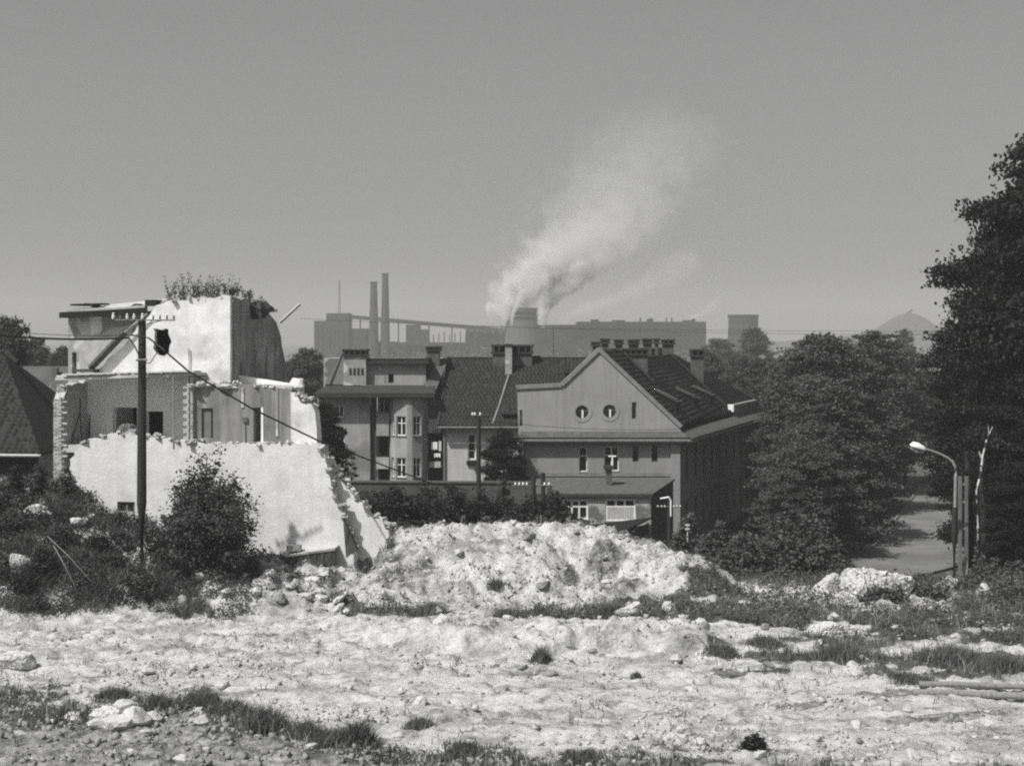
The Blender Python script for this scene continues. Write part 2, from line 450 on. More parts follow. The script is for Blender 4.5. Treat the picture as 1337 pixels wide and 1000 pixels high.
gm, nt, p = newmat('ground_soil')
N = nt.nodes.new; L = nt.links.new
tc = N('ShaderNodeTexCoord'); at_ = N('ShaderNodeAttribute'); at_.attribute_name = 'soil'
def noise(sc, det=8, ro=.65, vec=None):
    n = N('ShaderNodeTexNoise'); n.inputs['Scale'].default_value = sc; n.inputs['Detail'].default_value = det; n.inputs['Roughness'].default_value = ro; L(vec or tc.outputs['Object'], n.inputs['Vector']); return n.outputs[0]
def cramp(src, e):
    r = N('ShaderNodeValToRGB'); L(src, r.inputs[0])
    els = r.color_ramp.elements
    els[0].position = e[0][0]; els[0].color = grey(e[0][1]); els[1].position = e[-1][0]; els[1].color = grey(e[-1][1])
    for q in e[1:-1]:
        k = els.new(q[0]); k.color = grey(q[1])
    return r.outputs[0]
mps = N('ShaderNodeMapping'); mps.inputs['Scale'].default_value = (.35, 1.0, 1.0); L(tc.outputs['Object'], mps.inputs[0])
pale = cramp(noise(1.7, 12, .72), [(.33, .18), (.42, .39), (.51, .57), (.72, .66)])
pale2 = cramp(noise(.9, 9, .62, mps.outputs[0]), [(.36, .42), (.45, .78), (.55, 1.0), (.8, 1.0)])
mx = N('ShaderNodeMix'); mx.data_type = 'RGBA'; mx.blend_type = 'MULTIPLY'; mx.inputs[0].default_value = .75; L(pale, mx.inputs[6]); L(pale2, mx.inputs[7])
vor = N('ShaderNodeTexVoronoi'); vor.inputs['Scale'].default_value = 7; L(tc.outputs['Object'], vor.inputs['Vector'])
peb = cramp(vor.outputs['Distance'], [(.0, .62), (.12, 1), (1, 1)])
mx2 = N('ShaderNodeMix'); mx2.data_type = 'RGBA'; mx2.blend_type = 'MULTIPLY'; mx2.inputs[0].default_value = .6; L(mx.outputs[2], mx2.inputs[6]); L(peb, mx2.inputs[7])
turf = cramp(noise(2.6, 10, .7), [(.3, .045), (.5, .09), (.62, .17), (.75, .34)])
mf = N('ShaderNodeMath'); mf.operation = 'ADD'; L(at_.outputs['Fac'], mf.inputs[0])
ns = N('ShaderNodeMapRange'); ns.inputs[1].default_value = .3; ns.inputs[2].default_value = .7; ns.inputs[3].default_value = -.3; ns.inputs[4].default_value = .3; L(noise(3.5, 8, .7), ns.inputs[0]); L(ns.outputs[0], mf.inputs[1])
mr = N('ShaderNodeMapRange'); mr.inputs[1].default_value = .25; mr.inputs[2].default_value = .75; L(mf.outputs[0], mr.inputs[0])
mx3 = N('ShaderNodeMix'); mx3.data_type = 'RGBA'; L(mr.outputs[0], mx3.inputs[0]); L(mx2.outputs[2], mx3.inputs[6]); L(turf, mx3.inputs[7])
L(mx3.outputs[2], p.inputs['Base Color']); p.inputs['Roughness'].default_value = .95; p.inputs['Specular IOR Level'].default_value = .1
b1 = N('ShaderNodeBump'); b1.inputs['Strength'].default_value = 1.0; b1.inputs['Distance'].default_value = .10; L(noise(7, 12, .78), b1.inputs['Height'])
b2 = N('ShaderNodeBump'); b2.inputs['Strength'].default_value = .5; b2.inputs['Distance'].default_value = .05; L(vor.outputs['Distance'], b2.inputs['Height']); L(b1.outputs[0], b2.inputs['Normal'])
L(b2.outputs[0], p.inputs['Normal'])
M['ground'] = gm
me = fast_mesh('ground', np.stack([GX, GY, GZ], -1).reshape(-1, 3), faces, gm)
a = me.attributes.new('soil', 'FLOAT', 'POINT'); a.data.foreach_set('value', soil(GX, GY).astype(np.float32).ravel())
me.polygons.foreach_set('use_smooth', np.ones(len(me.polygons), bool))
g = link('ground', me); g['kind'] = 'structure'

# road: from the far gap between the trees towards the camera, bending left behind the shrubs
road_pts = [(-3, 90, 0), (8, 88.5, 0), (16, 89.5, 0), (22.5, 93.5, 0), (27.3, 101, 0), (31.5, 113, 0), (36, 126, 0), (41, 141, 0), (47.5, 160, 0), (56, 185, 0), (67, 215, 0)]
def crs(P, k=8):
    out = []
    for i in range(len(P) - 1):
        p0 = Vector(P[max(i - 1, 0)]); p1 = Vector(P[i]); p2 = Vector(P[i + 1]); p3 = Vector(P[min(i + 2, len(P) - 1)])
        for j in range(k):
            t = j / k
            out.append(.5 * ((2 * p1) + (p2 - p0) * t + (2 * p0 - 5 * p1 + 4 * p2 - p3) * t * t + (3 * p1 - p0 - 3 * p2 + p3) * t ** 3))
    out.append(Vector(P[-1])); return out
rp = crs(road_pts, 8)
rv, kl, kr = [], MB(), MB()
W = 3.4
rows = []
for i, q in enumerate(rp):
    d = (rp[min(i + 1, len(rp) - 1)] - rp[max(i - 1, 0)]); d.z = 0; d.normalize(); nr = Vector((d.y, -d.x, 0))
    rows.append((q, nr))
for q, nr in rows:
    for w in np.linspace(-W, W, 5):
        c = q + nr * w; cz = tz(q.x, q.y)
        rv.append((c.x, c.y, max(tz(c.x, c.y), cz) + .05 + .04 * (1 - (w / W) ** 2)))
ri = np.arange(len(rows) * 5).reshape(-1, 5)
rf = np.stack([ri[:-1, :-1], ri[:-1, 1:], ri[1:, 1:], ri[1:, :-1]], -1).reshape(-1, 4)
me = fast_mesh('road', np.array(rv), rf, M['asphalt'])
road = link('road', me); road['kind'] = 'structure'
for sgn in (-1, 1):
    mb = MB()
    for i in range(len(rows) - 1):
        (q0, n0), (q1, n1) = rows[i], rows[i + 1]
        z0 = max(tz(q0.x, q0.y), tz((q0 + n0 * W * sgn).x, (q0 + n0 * W * sgn).y)); z1 = max(tz(q1.x, q1.y), tz((q1 + n1 * W * sgn).x, (q1 + n1 * W * sgn).y))
        P = []
        for zz in (-.2, .17):
            for (q, n_, w, z) in ((q0, n0, W, z0), (q0, n0, W + .18, z0), (q1, n1, W + .18, z1), (q1, n1, W, z1)):
                c = q + n_ * w * sgn; P.append((c.x, c.y, z + zz))
        mb.hexa(P)
    k = mb.build('kerb', M['asphalt']); k['kind'] = 'structure'

# ------------------------------------------------------------------ window helper
def window(fr, parent, rc, t, glass_in=.12, cols=2, rows_=2, fw=.06, frame='frame_paint', sill=True, wide_mid=False, curtain=False, name='window', depth=.07):
    """rc = (s0, s1, z0, z1); hole already cut; frame sits glass_in behind the wall face t"""
    s0, s1, z0, z1 = rc
    mb = MB(); a, b = t + glass_in, t + glass_in + depth
    g_ = .003
    mb.fbox(fr, s0 + g_, s0 + fw, a, b, z0 + g_, z1 - g_); mb.fbox(fr, s1 - fw, s1 - g_, a, b, z0 + g_, z1 - g_)
    mb.fbox(fr, s0 + fw, s1 - fw, a, b, z0 + g_, z0 + fw); mb.fbox(fr, s0 + fw, s1 - fw, a, b, z1 - fw, z1 - g_)
    xs_ = [s0 + fw + (s1 - s0 - 2 * fw) * i / cols for i in range(cols + 1)]
    zs_ = [z0 + fw + (z1 - z0 - 2 * fw) * i / rows_ for i in range(rows_ + 1)]
    if rows_ == 2: zs_[1] = z0 + (z1 - z0) * .64
    for x_ in xs_[1:-1]: mb.fbox(fr, x_ - fw * .5, x_ + fw * .5, a + .005, b - .005, z0 + fw, z1 - fw)
    for z_ in zs_[1:-1]:
        for i in range(cols):
            l = xs_[i] + (fw * .5 if i > 0 else 0); r = xs_[i + 1] - (fw * .5 if i < cols - 1 else 0)
            mb.fbox(fr, l, r, a + .01, b - .01, z_ - fw * .4, z_ + fw * .4)
    w = mb.build(name, M[frame], parent)
    g2 = MB(); g2.fbox(fr, s0 + fw * .5, s1 - fw * .5, a + .03, a + .04, z0 + fw * .5, z1 - fw * .5); g2.build('pane', M['glass'], w)
    if curtain:
        g3 = MB(); n = 10
        for i in range(n):
            q0 = s0 + fw + (s1 - s0 - 2 * fw) * i / n; q1 = s0 + fw + (s1 - s0 - 2 * fw) * (i + 1) / n
            g3.fbox(fr, q0, q1 - .01, a - .015 + .01 * (i % 2), a - .005 + .01 * (i % 2), z0 + fw, z0 + (z1 - z0) * .62)
        g3.build('curtain', M['pale_render'], w)
    if sill:
        g4 = MB(); g4.fbox(fr, s0 - .06, s1 + .06, t - .07, t + .1, z0 - .07, z0 - .003); g4.build('sill', M['cornice'], w)
    return w
def hole(rc): s0, s1, z0, z1 = rc; return [(s0, z0), (s1, z0), (s1, z1), (s0, z1)]

def tile_field(P0, P1, P2, P3, tw=.30, th=.33, lift=.045, seed=1, clip=None):
    """tiles over the quad P0 (eave left) P1 (eave right) P2 (ridge right) P3 (ridge left), each a thin wedge lying on the one below"""
    P0, P1, P2, P3 = [np.array(q, float) for q in (P0, P1, P2, P3)]
    nrm = np.cross(P1 - P0, P3 - P0); nrm /= np.linalg.norm(nrm)
    if nrm[2] < 0: nrm = -nrm
    hgt = np.linalg.norm((P3 + P2) / 2 - (P0 + P1) / 2); rws = max(2, int(hgt / th))
    r = np.random.default_rng(seed); V = []; 
    for i in range(rws):
        f0, f1 = i / rws, (i + 1.12) / rws
        a0 = P0 + (P3 - P0) * f0; b0 = P1 + (P2 - P1) * f0; a1 = P0 + (P3 - P0) * f1; b1 = P1 + (P2 - P1) * f1
        n = max(1, int(np.linalg.norm(b0 - a0) / tw))
        k = np.arange(n + 1); off = (.5 if i % 2 else 0) / n; n = n + 1
        g0 = np.clip((k - .5 * (i % 2)) / (n - 1), 0, 1)[:, None]; g1 = np.clip((k + .97 - .5 * (i % 2)) / (n - 1), 0, 1)[:, None]
        up = lift + r.uniform(-.02, .02, (n, 1)); sh = r.uniform(-.012, .012, (n, 1)) * (a1 - a0) / np.linalg.norm(a1 - a0)
        q = [a0 + (b0 - a0) * g0 + sh, a0 + (b0 - a0) * g1 + sh, a1 + (b1 - a1) * g1, a1 + (b1 - a1) * g0]
        lo = [q[0], q[1], q[2], q[3]]
        hi = [q[0] + nrm * up, q[1] + nrm * up, q[2] + nrm * .004, q[3] + nrm * .004]
        V.append(np.stack(lo + hi, 1))
    V = np.concatenate(V); n = len(V)
    base = np.array([(4, 5, 6, 7), (0, 1, 5, 4), (1, 2, 6, 5), (3, 0, 4, 7)])
    Fc = (base[None] + (np.arange(n) * 8)[:, None, None]).reshape(-1, 4)
    return V.reshape(-1, 3), Fc
def tiles(name, parent, quads, material, **kw):
    vs, fs, b = [], [], 0
    for i, q in enumerate(quads):
        v, f = tile_field(*q, seed=i + 1, **kw); vs.append(v); fs.append(f + b); b += len(v)
    v = np.concatenate(vs) - np.array(ORG[parent.name])
    o = link(name, fast_mesh(name, v, np.concatenate(fs), material), parent); o['kind'] = 'stuff'
    return o
def slab(mb, P, th):
    P = [Vector(q) for q in P]; n = (P[1] - P[0]).cross(P[3] - P[0]).normalized()
    if n.z < 0: n = -n
    return mb.hexa([q - n * th for q in P] + [q for q in P])

# ------------------------------------------------------------------ foliage
def leaves(cent, spread, per, size, r, flat=.6, elong=1.5):
    n = len(cent); tot = n * per
    c = np.repeat(cent, per, 0); sp = np.repeat(np.broadcast_to(spread, (n,)), per)[:, None]
    pos = c + r.normal(0, 1, (tot, 3)) * sp * np.array([1, 1, flat])
    d = r.normal(0, 1, (tot, 3)); d[:, 2] *= .6; d /= np.linalg.norm(d, axis=1)[:, None]
    nn = r.normal(0, 1, (tot, 3)); nn[:, 2] += .9; e = np.cross(d, nn); e /= np.linalg.norm(e, axis=1)[:, None] + 1e-9
    s = size * r.uniform(.6, 1.4, (tot, 1))
    a = pos - d * s * elong * .5; b = pos + e * s * .45; c2 = pos + d * s * elong * .5; e2 = pos - e * s * .45
    V = np.stack([a, b, c2, e2], 1).reshape(-1, 3)
    Fc = np.arange(tot * 4).reshape(-1, 4)
    return V, Fc
def tree_meshes(key, seed, hgt=10., R=3.6, base=.22, nb=170, per=34, size=.2, shape='round', mat_='leaf', droop=.0):
    r = np.random.default_rng(seed)
    cents = []; spr = []; branches = []
    for k in range(nb):
        h = base + (1 - base) * (k + r.uniform(0, 1)) / nb
        q = (h - base) / (1 - base)
        if shape == 'round': rad = R * (math.sin(math.pi * min(.97, q * .82 + .16)) ** .75)
        elif shape == 'cone': rad = R * (1 - q) ** .7 + .25
        else: rad = R * (.55 + .45 * math.sin(math.pi * q)) * (1 if q < .8 else (1 - q) * 4 + .15)
        th = k * 2.39996 + r.uniform(-.5, .5)
        rad *= r.uniform(.5, 1.22) * (1 + .16 * math.sin(2 * th + seed + 5 * q))
        d = np.array([math.cos(th), math.sin(th), 0]); side_ = np.array([-d[1], d[0], 0])
        rise = r.uniform(-.12, .4) * rad * (1 - droop) - .12 * droop * rad
        b0 = np.array([0, 0, h * hgt * .97]); tip = b0 + d * rad + np.array([0, 0, rise])
        branches.append((b0, tip))
        m = 6 if rad > R * .45 else 3
        for j in range(m):
            f = 1.02 - .62 * j / m + r.uniform(-.05, .05)
            arc = .12 * rad * math.sin(math.pi * min(1, f)) 
            c = b0 + (tip - b0) * f + np.array([0, 0, arc]) + side_ * r.normal(0, .16 * R * f) + r.normal(0, .08, 3)
            cents.append(c); spr.append((.16 + .035 * j) * r.uniform(.7, 1.4) * R / 2.6)
    V, Fc = leaves(np.array(cents), np.array(spr), per, size, r, flat=.34)
    crown = fast_mesh('crown_' + key, V, Fc, M[mat_])
    mb = MB()
    mb.tube([(0, 0, -1.0), (0, 0, .2), (.05, .03, hgt * .35), (-.06, .05, hgt * .7), (0, 0, hgt * .93)], [hgt * .03, hgt * .024, hgt * .018, hgt * .010, .03], 8)
    for i in range(0, nb, 5):
        b0, tip = branches[i]
        mb.tube([tuple(b0 - np.array([0, 0, .3])), tuple((b0 + tip) / 2 + np.array([0, 0, .1])), tuple(tip)], [hgt * .006, hgt * .004, .01], 4)
    tm = bpy.data.meshes.new('trunk_' + key); tm.from_pydata(mb.v, [], mb.f); tm.materials.append(M['bark'])
    return tm, crown
TK = {}
TK['round'] = tree_meshes('round', 1, 10, 3.7, .16, 135, 56, .14)
TK['round2'] = tree_meshes('round2', 2, 10, 3.3, .2, 125, 56, .14, droop=.5)
TK['tall'] = tree_meshes('tall', 3, 12, 3.2, .12, 150, 56, .14, 'tall')
TK['cone'] = tree_meshes('cone', 4, 11, 3.4, .08, 150, 56, .13, 'cone', droop=.8)
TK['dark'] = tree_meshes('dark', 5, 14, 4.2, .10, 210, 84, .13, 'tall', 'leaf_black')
def tree(x, y, hgt, width, kind, label, group=None, name='tree', rz=None, z=None):
    tm, cm = TK[kind]
    H0 = {'round': 10, 'round2': 10, 'tall': 12, 'cone': 11, 'dark': 14}[kind]; R0 = {'round': 3.7, 'round2': 3.3, 'tall': 3.2, 'cone': 3.4, 'dark': 4.2}[kind]
    o = thing(name, (x, y, (tz(x, y) if z is None else z) - .05), label, 'tree', group)
    o.rotation_euler = (0, 0, random.uniform(0, 6.28) if rz is None else rz)
    o.scale = (width / 2 / R0, width / 2 / R0, hgt / H0)
    link('trunk', tm, o); link('crown', cm, o)
    return o

def shrub(x, y, hgt, width, label, cat='shrub', nstem=9, per=40, size=.12, mat_='leaf', group=None, seed=1, name='shrub', dens=1.0, z=None, spiky=.0, cone=.45):
    r = np.random.default_rng(seed)
    z0 = (tz(x, y) if z is None else z)
    o = thing(name, (x, y, z0), label, cat, group)
    mb = MB(); cents = []; spr = []
    for k in range(nstem):
        th = r.uniform(0, 6.28); lean = r.uniform(0, .85) * width / 2
        top = np.array([math.cos(th) * lean, math.sin(th) * lean, hgt * r.uniform(.5, 1.0) * (1 - cone * lean / (width / 2))])
        if k == 0: top = np.array([0, 0, hgt])
        mid = top * .5 + np.array([0, 0, hgt * .08])
        mb.tube([(x, y, z0 - .2), (x + mid[0] * .8, y + mid[1] * .8, z0 + mid[2]), (x + top[0], y + top[1], z0 + top[2])], [.03, .02, .006], 4)
        nc = int(11 * dens)
        for j in range(nc):
            f = .18 + .82 * (j + r.uniform(0, 1)) / nc
            c = (2 * f * (1 - f)) * mid * 1.1 + f * f * top if f < 1 else top
            sp = (1 - f) * .32 * width / 2 + .06 * width / 2
            for _ in range(2):
                cc = c + r.normal(0, 1, 3) * sp * np.array([1, 1, .6]); cc[2] = abs(cc[2])
                cents.append(cc); spr.append(.07 * width / 2 + .05)
            if r.uniform() < spiky:
                cents.append(c + r.normal(0, 1, 3) * sp * 1.25); spr.append(.05)
    V, Fc = leaves(np.array(cents), np.array(spr), per, size, r, .7)
    mb.build('stem', M['bark'], o, recalc=False)
    link('foliage', fast_mesh('foliage', V, Fc, M[mat_]), o)
    return o

def ray_plane(u, v, P, n):
    d = Vector(((u - CX) / F, 1, (VH - v) / F)); c = Vector((0, 0, H)); n = Vector(n)
    return c + d * ((Vector(P) - c).dot(n) / d.dot(n))

# ================================================================== THE RUIN
RU = Fr(*at(300, 440, 64).xy, -12)
ruin = thing('ruined_house', RU.pt(-6, 0, 1.0), 'half demolished white house with an open upper room and weeds on its top', 'ruined house')
T0 = -1.6
# lower front wall
out = jag(RU.pl([(60, 740), (88, 690), (80, 640), (97, 590), (110, 578), (150, 566), (200, 571), (240, 578), (300, 579), (415, 581), (424, 594), (426, 612), (432, 628), (436, 650), (447, 668), (450, 690), (462, 725), (462, 752)], T0), .13, .045, 3)
wrc = RU.rect(153, 655, 176, 688, T0)
mb = MB().prism(RU, out, [hole(wrc)], T0, T0 + .5)
mb.build('wall', M['rough_white_wall'], ruin)
window(RU, ruin, wrc, T0, .08, 2, 1, .09, 'frame_dark', sill=False, curtain=True)
# floor slab and ceiling slab of the open room
sL = RU.px(75, 500, T0)[0]; sR = RU.px(246, 500, T0)[0]; sE = RU.px(380, 500, T0)[0]
zf = RU.px(150, 580, T0)[1] - .1; zc = RU.px(150, 497, T0)[1]
mb = MB().fbox(RU, sL - .4, sE + .5, T0 + .5, 1.6, zf - .3, zf).fbox(RU, sL - .3, -.3, 1.6, 5.4, zf - .3, zf); mb.build('floor_slab', M['concrete'], ruin)
out = jag([(sL - .15, 0), (sL + 2.5, -.12), (sR - 1, -.05), (sR + .1, .1), (sR + .1, 2.7), (sL - .15, 2.7)], .4, .05, 5)
mb = MB()
def flat(mb, fr, poly, z0, z1, tilt=0):
    n = len(poly); b = len(mb.v)
    tri = geometry.tessellate_polygon([[Vector((a, c, 0)) for a, c in poly]])
    for z in (z0, z1):
        for a, c in poly: mb.v.append(tuple(fr.pt(a, c, z + tilt * (a - poly[0][0]))))
    for t in tri: mb.f.append(tuple(b + i for i in t)); mb.f.append(tuple(b + n + i for i in t[::-1]))
    for i in range(n): j = (i + 1) % n; mb.f.append((b + i, b + j, b + n + j, b + n + i))
flat(mb, RU, [(a, T0 + .1 + c) for a, c in out], zc, zc + .12, .035)
mb.build('ceiling_slab', M['concrete'], ruin)
mb = MB(); flat(mb, RU, [(a * .97 - .3, T0 + .35 + c * .9) for a, c in out], zc + .125, zc + .2, .033); mb.build('floor_board', M['pale_timber'], ruin)
for i in range(9):    # joist ends and battens lying on the broken ceiling edge
    a = sL + .2 + i * .62; mb = MB().fbox(RU, a, a + random.uniform(.5, 1.3), T0 - random.uniform(.0, .15), T0 + .4, zc + .2 + .033 * (a - sL), zc + .26 + .033 * (a - sL)); mb.build('broken_board', M['pale_timber'], ruin)
# left cross wall with a ragged brick end
zt = RU.px(65, 503, T0)[1]
out = jag([(T0 + .5, zf - 5), (T0 + .5, zt - .6), (T0 + .75, zt - .25), (T0 + .9, zt), (5.4, zt + .2), (5.4, zf - 5)], .2, .05, 8, skip=(0, 4, 5))
FSL = Fr(*RU.pt(sL, 0, 0).xy, -12 + 90)
mb = MB().prism(FSL, out, [], 0.0, .42); mb.build('cross_wall', M['mortar'], ruin)
mb = MB(); r = random.Random(4)
nb = 0
zz = zf - 4.6
src = MB().box(-.12, .12, -.055, .055, 0, .065); bme = bpy.data.meshes.new('brick'); bme.from_pydata(src.v, [], src.f); bme.materials.append(M['brick'])
bme2 = bme.copy(); bme2.materials.clear(); bme2.materials.append(mat('brick_pale', .46, .3, 5, bump=.6, bscale=14))
def brick(s, t, z, rot=0, pale=False):
    o = bpy.data.objects.new('brick', bme2 if pale else bme); COL.objects.link(o); o.parent = ruin
    p = RU.pt(s, t, z) - ORG[ruin.name]; o.location = p; o.rotation_euler = (r.uniform(-.03, .03), r.uniform(-.03, .03), math.radians(-12) + rot + r.uniform(-.05, .05))
k = 0
while zz < zt + .02:
    x_ = sL - .42
    lim = sL - .02 + (.07 if k % 3 == 0 else (-.05 if k % 5 == 1 else 0)) - max(0, zz - (zt - .5)) * .3
    j = k % 2
    while x_ < lim - .08:
        st = (j % 2 == 0); L_ = .24 if st else .11
        if r.random() > .05: brick(x_ + L_ / 2, T0 + (.56 if not st else .50) - r.uniform(0, .025) + (.0 if zz < zt - .55 else .25), zz, 0 if st else math.pi / 2, r.random() < .6)
        x_ += L_ + .012; j += 1
    zz += .076; k += 1
# back wall of the room with two dark openings and the dark doorway at its left
TB = 1.0
rcs = [RU.rect(147, 532, 179, 575, TB), RU.rect(190, 537, 213, 576, TB), RU.rect(104, 540, 118, 577, TB)]
sBL = RU.px(90, 530, TB)[0]
zc2 = zc + .3
out = [(sL - .1, zf), (sE - .5, zf), (sE - .5, zc2 - .55), (sR + .3, zc2), (sL - .1, zc - .01)]
rcs = [(a, b, max(c, zf + .02), d) for a, b, c, d in rcs]
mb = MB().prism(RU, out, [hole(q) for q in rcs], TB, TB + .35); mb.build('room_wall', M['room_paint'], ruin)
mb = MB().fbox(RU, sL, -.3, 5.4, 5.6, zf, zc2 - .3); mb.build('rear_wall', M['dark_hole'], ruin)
# loose door leaf and rubble heap inside the room
a = RU.px(97, 560, T0 + 1.5)[0]
mb = MB().tube([RU.pt(a, T0 + 1.2, zf), RU.pt(a + .35, T0 + 1.3, zf + 1.3)], .03, 5).tube([RU.pt(a + .5, T0 + 1.2, zf), RU.pt(a + .36, T0 + 1.3, zf + 1.9)], .03, 5); mb.build('loose_batten', M['timber'], ruin)
# toothed brick end of the inner cross wall
sI = RU.px(243, 530, T0 + .2)[0]; sJ = RU.px(252, 530, T0 + .2)[0]
FI = Fr(*RU.pt(sI + .02, 0, 0).xy, -12 + 90)
out = jag([(T0 + .34, zf), (T0 + .34, zc + .15), (TB, zc + .2), (TB, zf)], .3, .04, 9, skip=(1, 2, 3))
mb = MB().prism(FI, out, [], -.30, 0); mb.build('cross_wall', M['brick'], ruin)
zz = zf; k = 0
while zz < zc + .2:
    out_ = k % 4 < 2
    if out_: brick(sI - .03, T0 + .28, zz, 0, True); brick(sI + .22, T0 + .345, zz, math.pi / 2, True)
    else: brick(sI + .07, T0 + .35, zz, math.pi / 2, True); brick(sI + .22, T0 + .36, zz, math.pi / 2, r.random() < .5)
    zz += .076; k += 1
# grey stained inner wall with two door openings
TG = T0 + .4
d1 = RU.rect(263, 533, 278, 572, TG); d2 = RU.rect(331, 532, 344, 577, TG)
out = jag(RU.pl([(252, 582), (380, 582), (380, 509), (352, 506), (320, 502), (285, 502), (252, 499)], TG), .35, .04, 12, skip=(0, 1, 6))
dd = [(d1[0], d1[1], d1[2], d1[3]), (d2[0], d2[1], max(d2[2], out[0][1] + .08), d2[3])]
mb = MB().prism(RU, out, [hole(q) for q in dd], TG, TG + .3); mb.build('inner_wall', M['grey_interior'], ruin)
mb = MB().fbox(RU, d1[0] + .003, d1[1] - .12, TG + .1, TG + .16, d1[2], d1[3] - .05); mb.build('door_leaf', M['frame_dark'], ruin)
mb = MB().fbox(RU, d2[1] - .1, d2[1] - .003, TG - .02, TG + .2, dd[1][2], dd[1][3]); mb.build('door_frame', M['frame_paint'], ruin)
sp, zp = RU.px(320, 548, TG - .05)
mb = MB().fbox(RU, sp - .1, sp + .1, TG - .08, TG - .003, zp - .1, zp + .1).tube([RU.pt(sp, TG - .03, zp - .1), RU.pt(sp + .02, TG - .03, zf)], .02, 5); mb.build('junction_box', M['metal'], ruin)
for uu, g0, g1 in ((317, 506, 532), (362, 506, 570)):
    s_, z0 = RU.px(uu, g1, TG); z1 = RU.px(uu, g0, TG)[1]
    MB().fbox(RU, s_ - .05, s_ + .05, TG - .04, TG - .003, z0, z1).build('pipe_chase', M['old_plaster'], ruin)
# white remnant at the right end
out = jag(RU.pl([(380.3, 583), (380.3, 512), (388, 516), (394, 527), (407, 527), (412, 538), (414, 560), (414, 583)], TG), .25, .05, 14, skip=(0,))
MB().prism(RU, out, [], TG - .05, TG + .5).build('wall_remnant', M['white_plaster'], ruin)
# roof terrace slab behind the grey wall
z1 = RU.px(320, 500, TG)[1]
sE2 = RU.px(380, 505, TG)[0]
MB().hexa([RU.pt(a, b, z) for z in (z1 - .3, z1 - .12) for a, b in ((sI + .3, TG + .3), (sE2 - .05, TG + .3), (.6, 5.6), (sI + .3, 5.6))]).build('terrace_slab', M['concrete'], ruin)
# upper block front
zb = zc + .25
out = jag(RU.pl([(122, 486), (150, 462), (195, 412), (203, 399), (222, 392), (262, 389), (300.5, 387)], 0), .3, .06, 16, closed=False) + RU.pl([(300.5, 387)], 0) + [(0.02, zb - .35), (RU.px(122, 480, 0)[0], zb - .2)]
hl = jag(RU.pl([(200, 429), (220, 430), (224, 446), (221, 460), (214, 465), (206, 464), (200, 455), (202, 444)], 0), .15, .04, 17)
MB().prism(RU, out, [hl[::-1]], 0, .22).build('upper_wall', M['white_plaster'], ruin)
hc = RU.px(212, 446, 0)
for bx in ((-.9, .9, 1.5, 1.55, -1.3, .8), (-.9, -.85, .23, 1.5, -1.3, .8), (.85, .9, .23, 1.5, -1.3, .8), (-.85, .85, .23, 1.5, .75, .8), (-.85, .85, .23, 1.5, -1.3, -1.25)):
    MB().fbox(RU, hc[0] + bx[0], hc[0] + bx[1], bx[2], bx[3], hc[1] + bx[4], hc[1] + bx[5]).build('hole_shade_box', M['hole_shade'], ruin)  # box added behind the hole; its darkness is put into the colour
# upper block side wall, stained, in the shade
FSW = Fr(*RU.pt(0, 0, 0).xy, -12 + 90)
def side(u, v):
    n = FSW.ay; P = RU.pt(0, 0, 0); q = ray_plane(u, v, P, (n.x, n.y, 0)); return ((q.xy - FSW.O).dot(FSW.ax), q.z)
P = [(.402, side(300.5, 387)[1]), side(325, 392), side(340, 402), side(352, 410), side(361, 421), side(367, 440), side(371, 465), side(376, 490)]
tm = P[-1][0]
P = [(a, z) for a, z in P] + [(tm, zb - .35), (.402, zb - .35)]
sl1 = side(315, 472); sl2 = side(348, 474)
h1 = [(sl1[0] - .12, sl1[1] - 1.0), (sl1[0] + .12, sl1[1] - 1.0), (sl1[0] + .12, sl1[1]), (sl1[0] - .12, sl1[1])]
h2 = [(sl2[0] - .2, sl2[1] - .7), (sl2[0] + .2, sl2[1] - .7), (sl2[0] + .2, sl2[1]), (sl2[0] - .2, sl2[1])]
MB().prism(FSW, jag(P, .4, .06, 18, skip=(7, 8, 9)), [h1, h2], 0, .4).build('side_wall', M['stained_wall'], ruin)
MB().fbox(RU, -4.9, -1.2, 5.3, 5.6, zb - .3, 9.6).build('rear_wall', M['old_plaster'], ruin)
# attic floor / broken roof on top, black fascia and rubble lumps
zt0 = RU.px(262, 390, 0)[1]
MB().fbox(RU, -3.9, -.42, .42, 3.2, zt0 - .5, zt0 - .3).build('roof_slab', M['concrete'], ruin)
# roof beam along the old gable line
b0 = RU.pt(*[RU.px(118, 481, -.25)[0], -.25, RU.px(118, 481, -.25)[1]]); b1 = RU.pt(RU.px(163, 434, -.25)[0], -.25, RU.px(163, 434, -.25)[1]); b2 = RU.pt(RU.px(192, 410, -.2)[0], -.2, RU.px(192, 410, -.2)[1])
MB().tube([b0, b1], .16, 4).build('rafter', M['timber'], ruin); MB().tube([b1, b2], .05, 4).build('rafter_stub', M['old_plaster'], ruin)
q = RU.px(114, 482, -.4)
MB().fbox(RU, q[0] - .5, q[0] + .35, -.6, .1, q[1] - .12, q[1]).build('wall_plate', M['timber'], ruin)
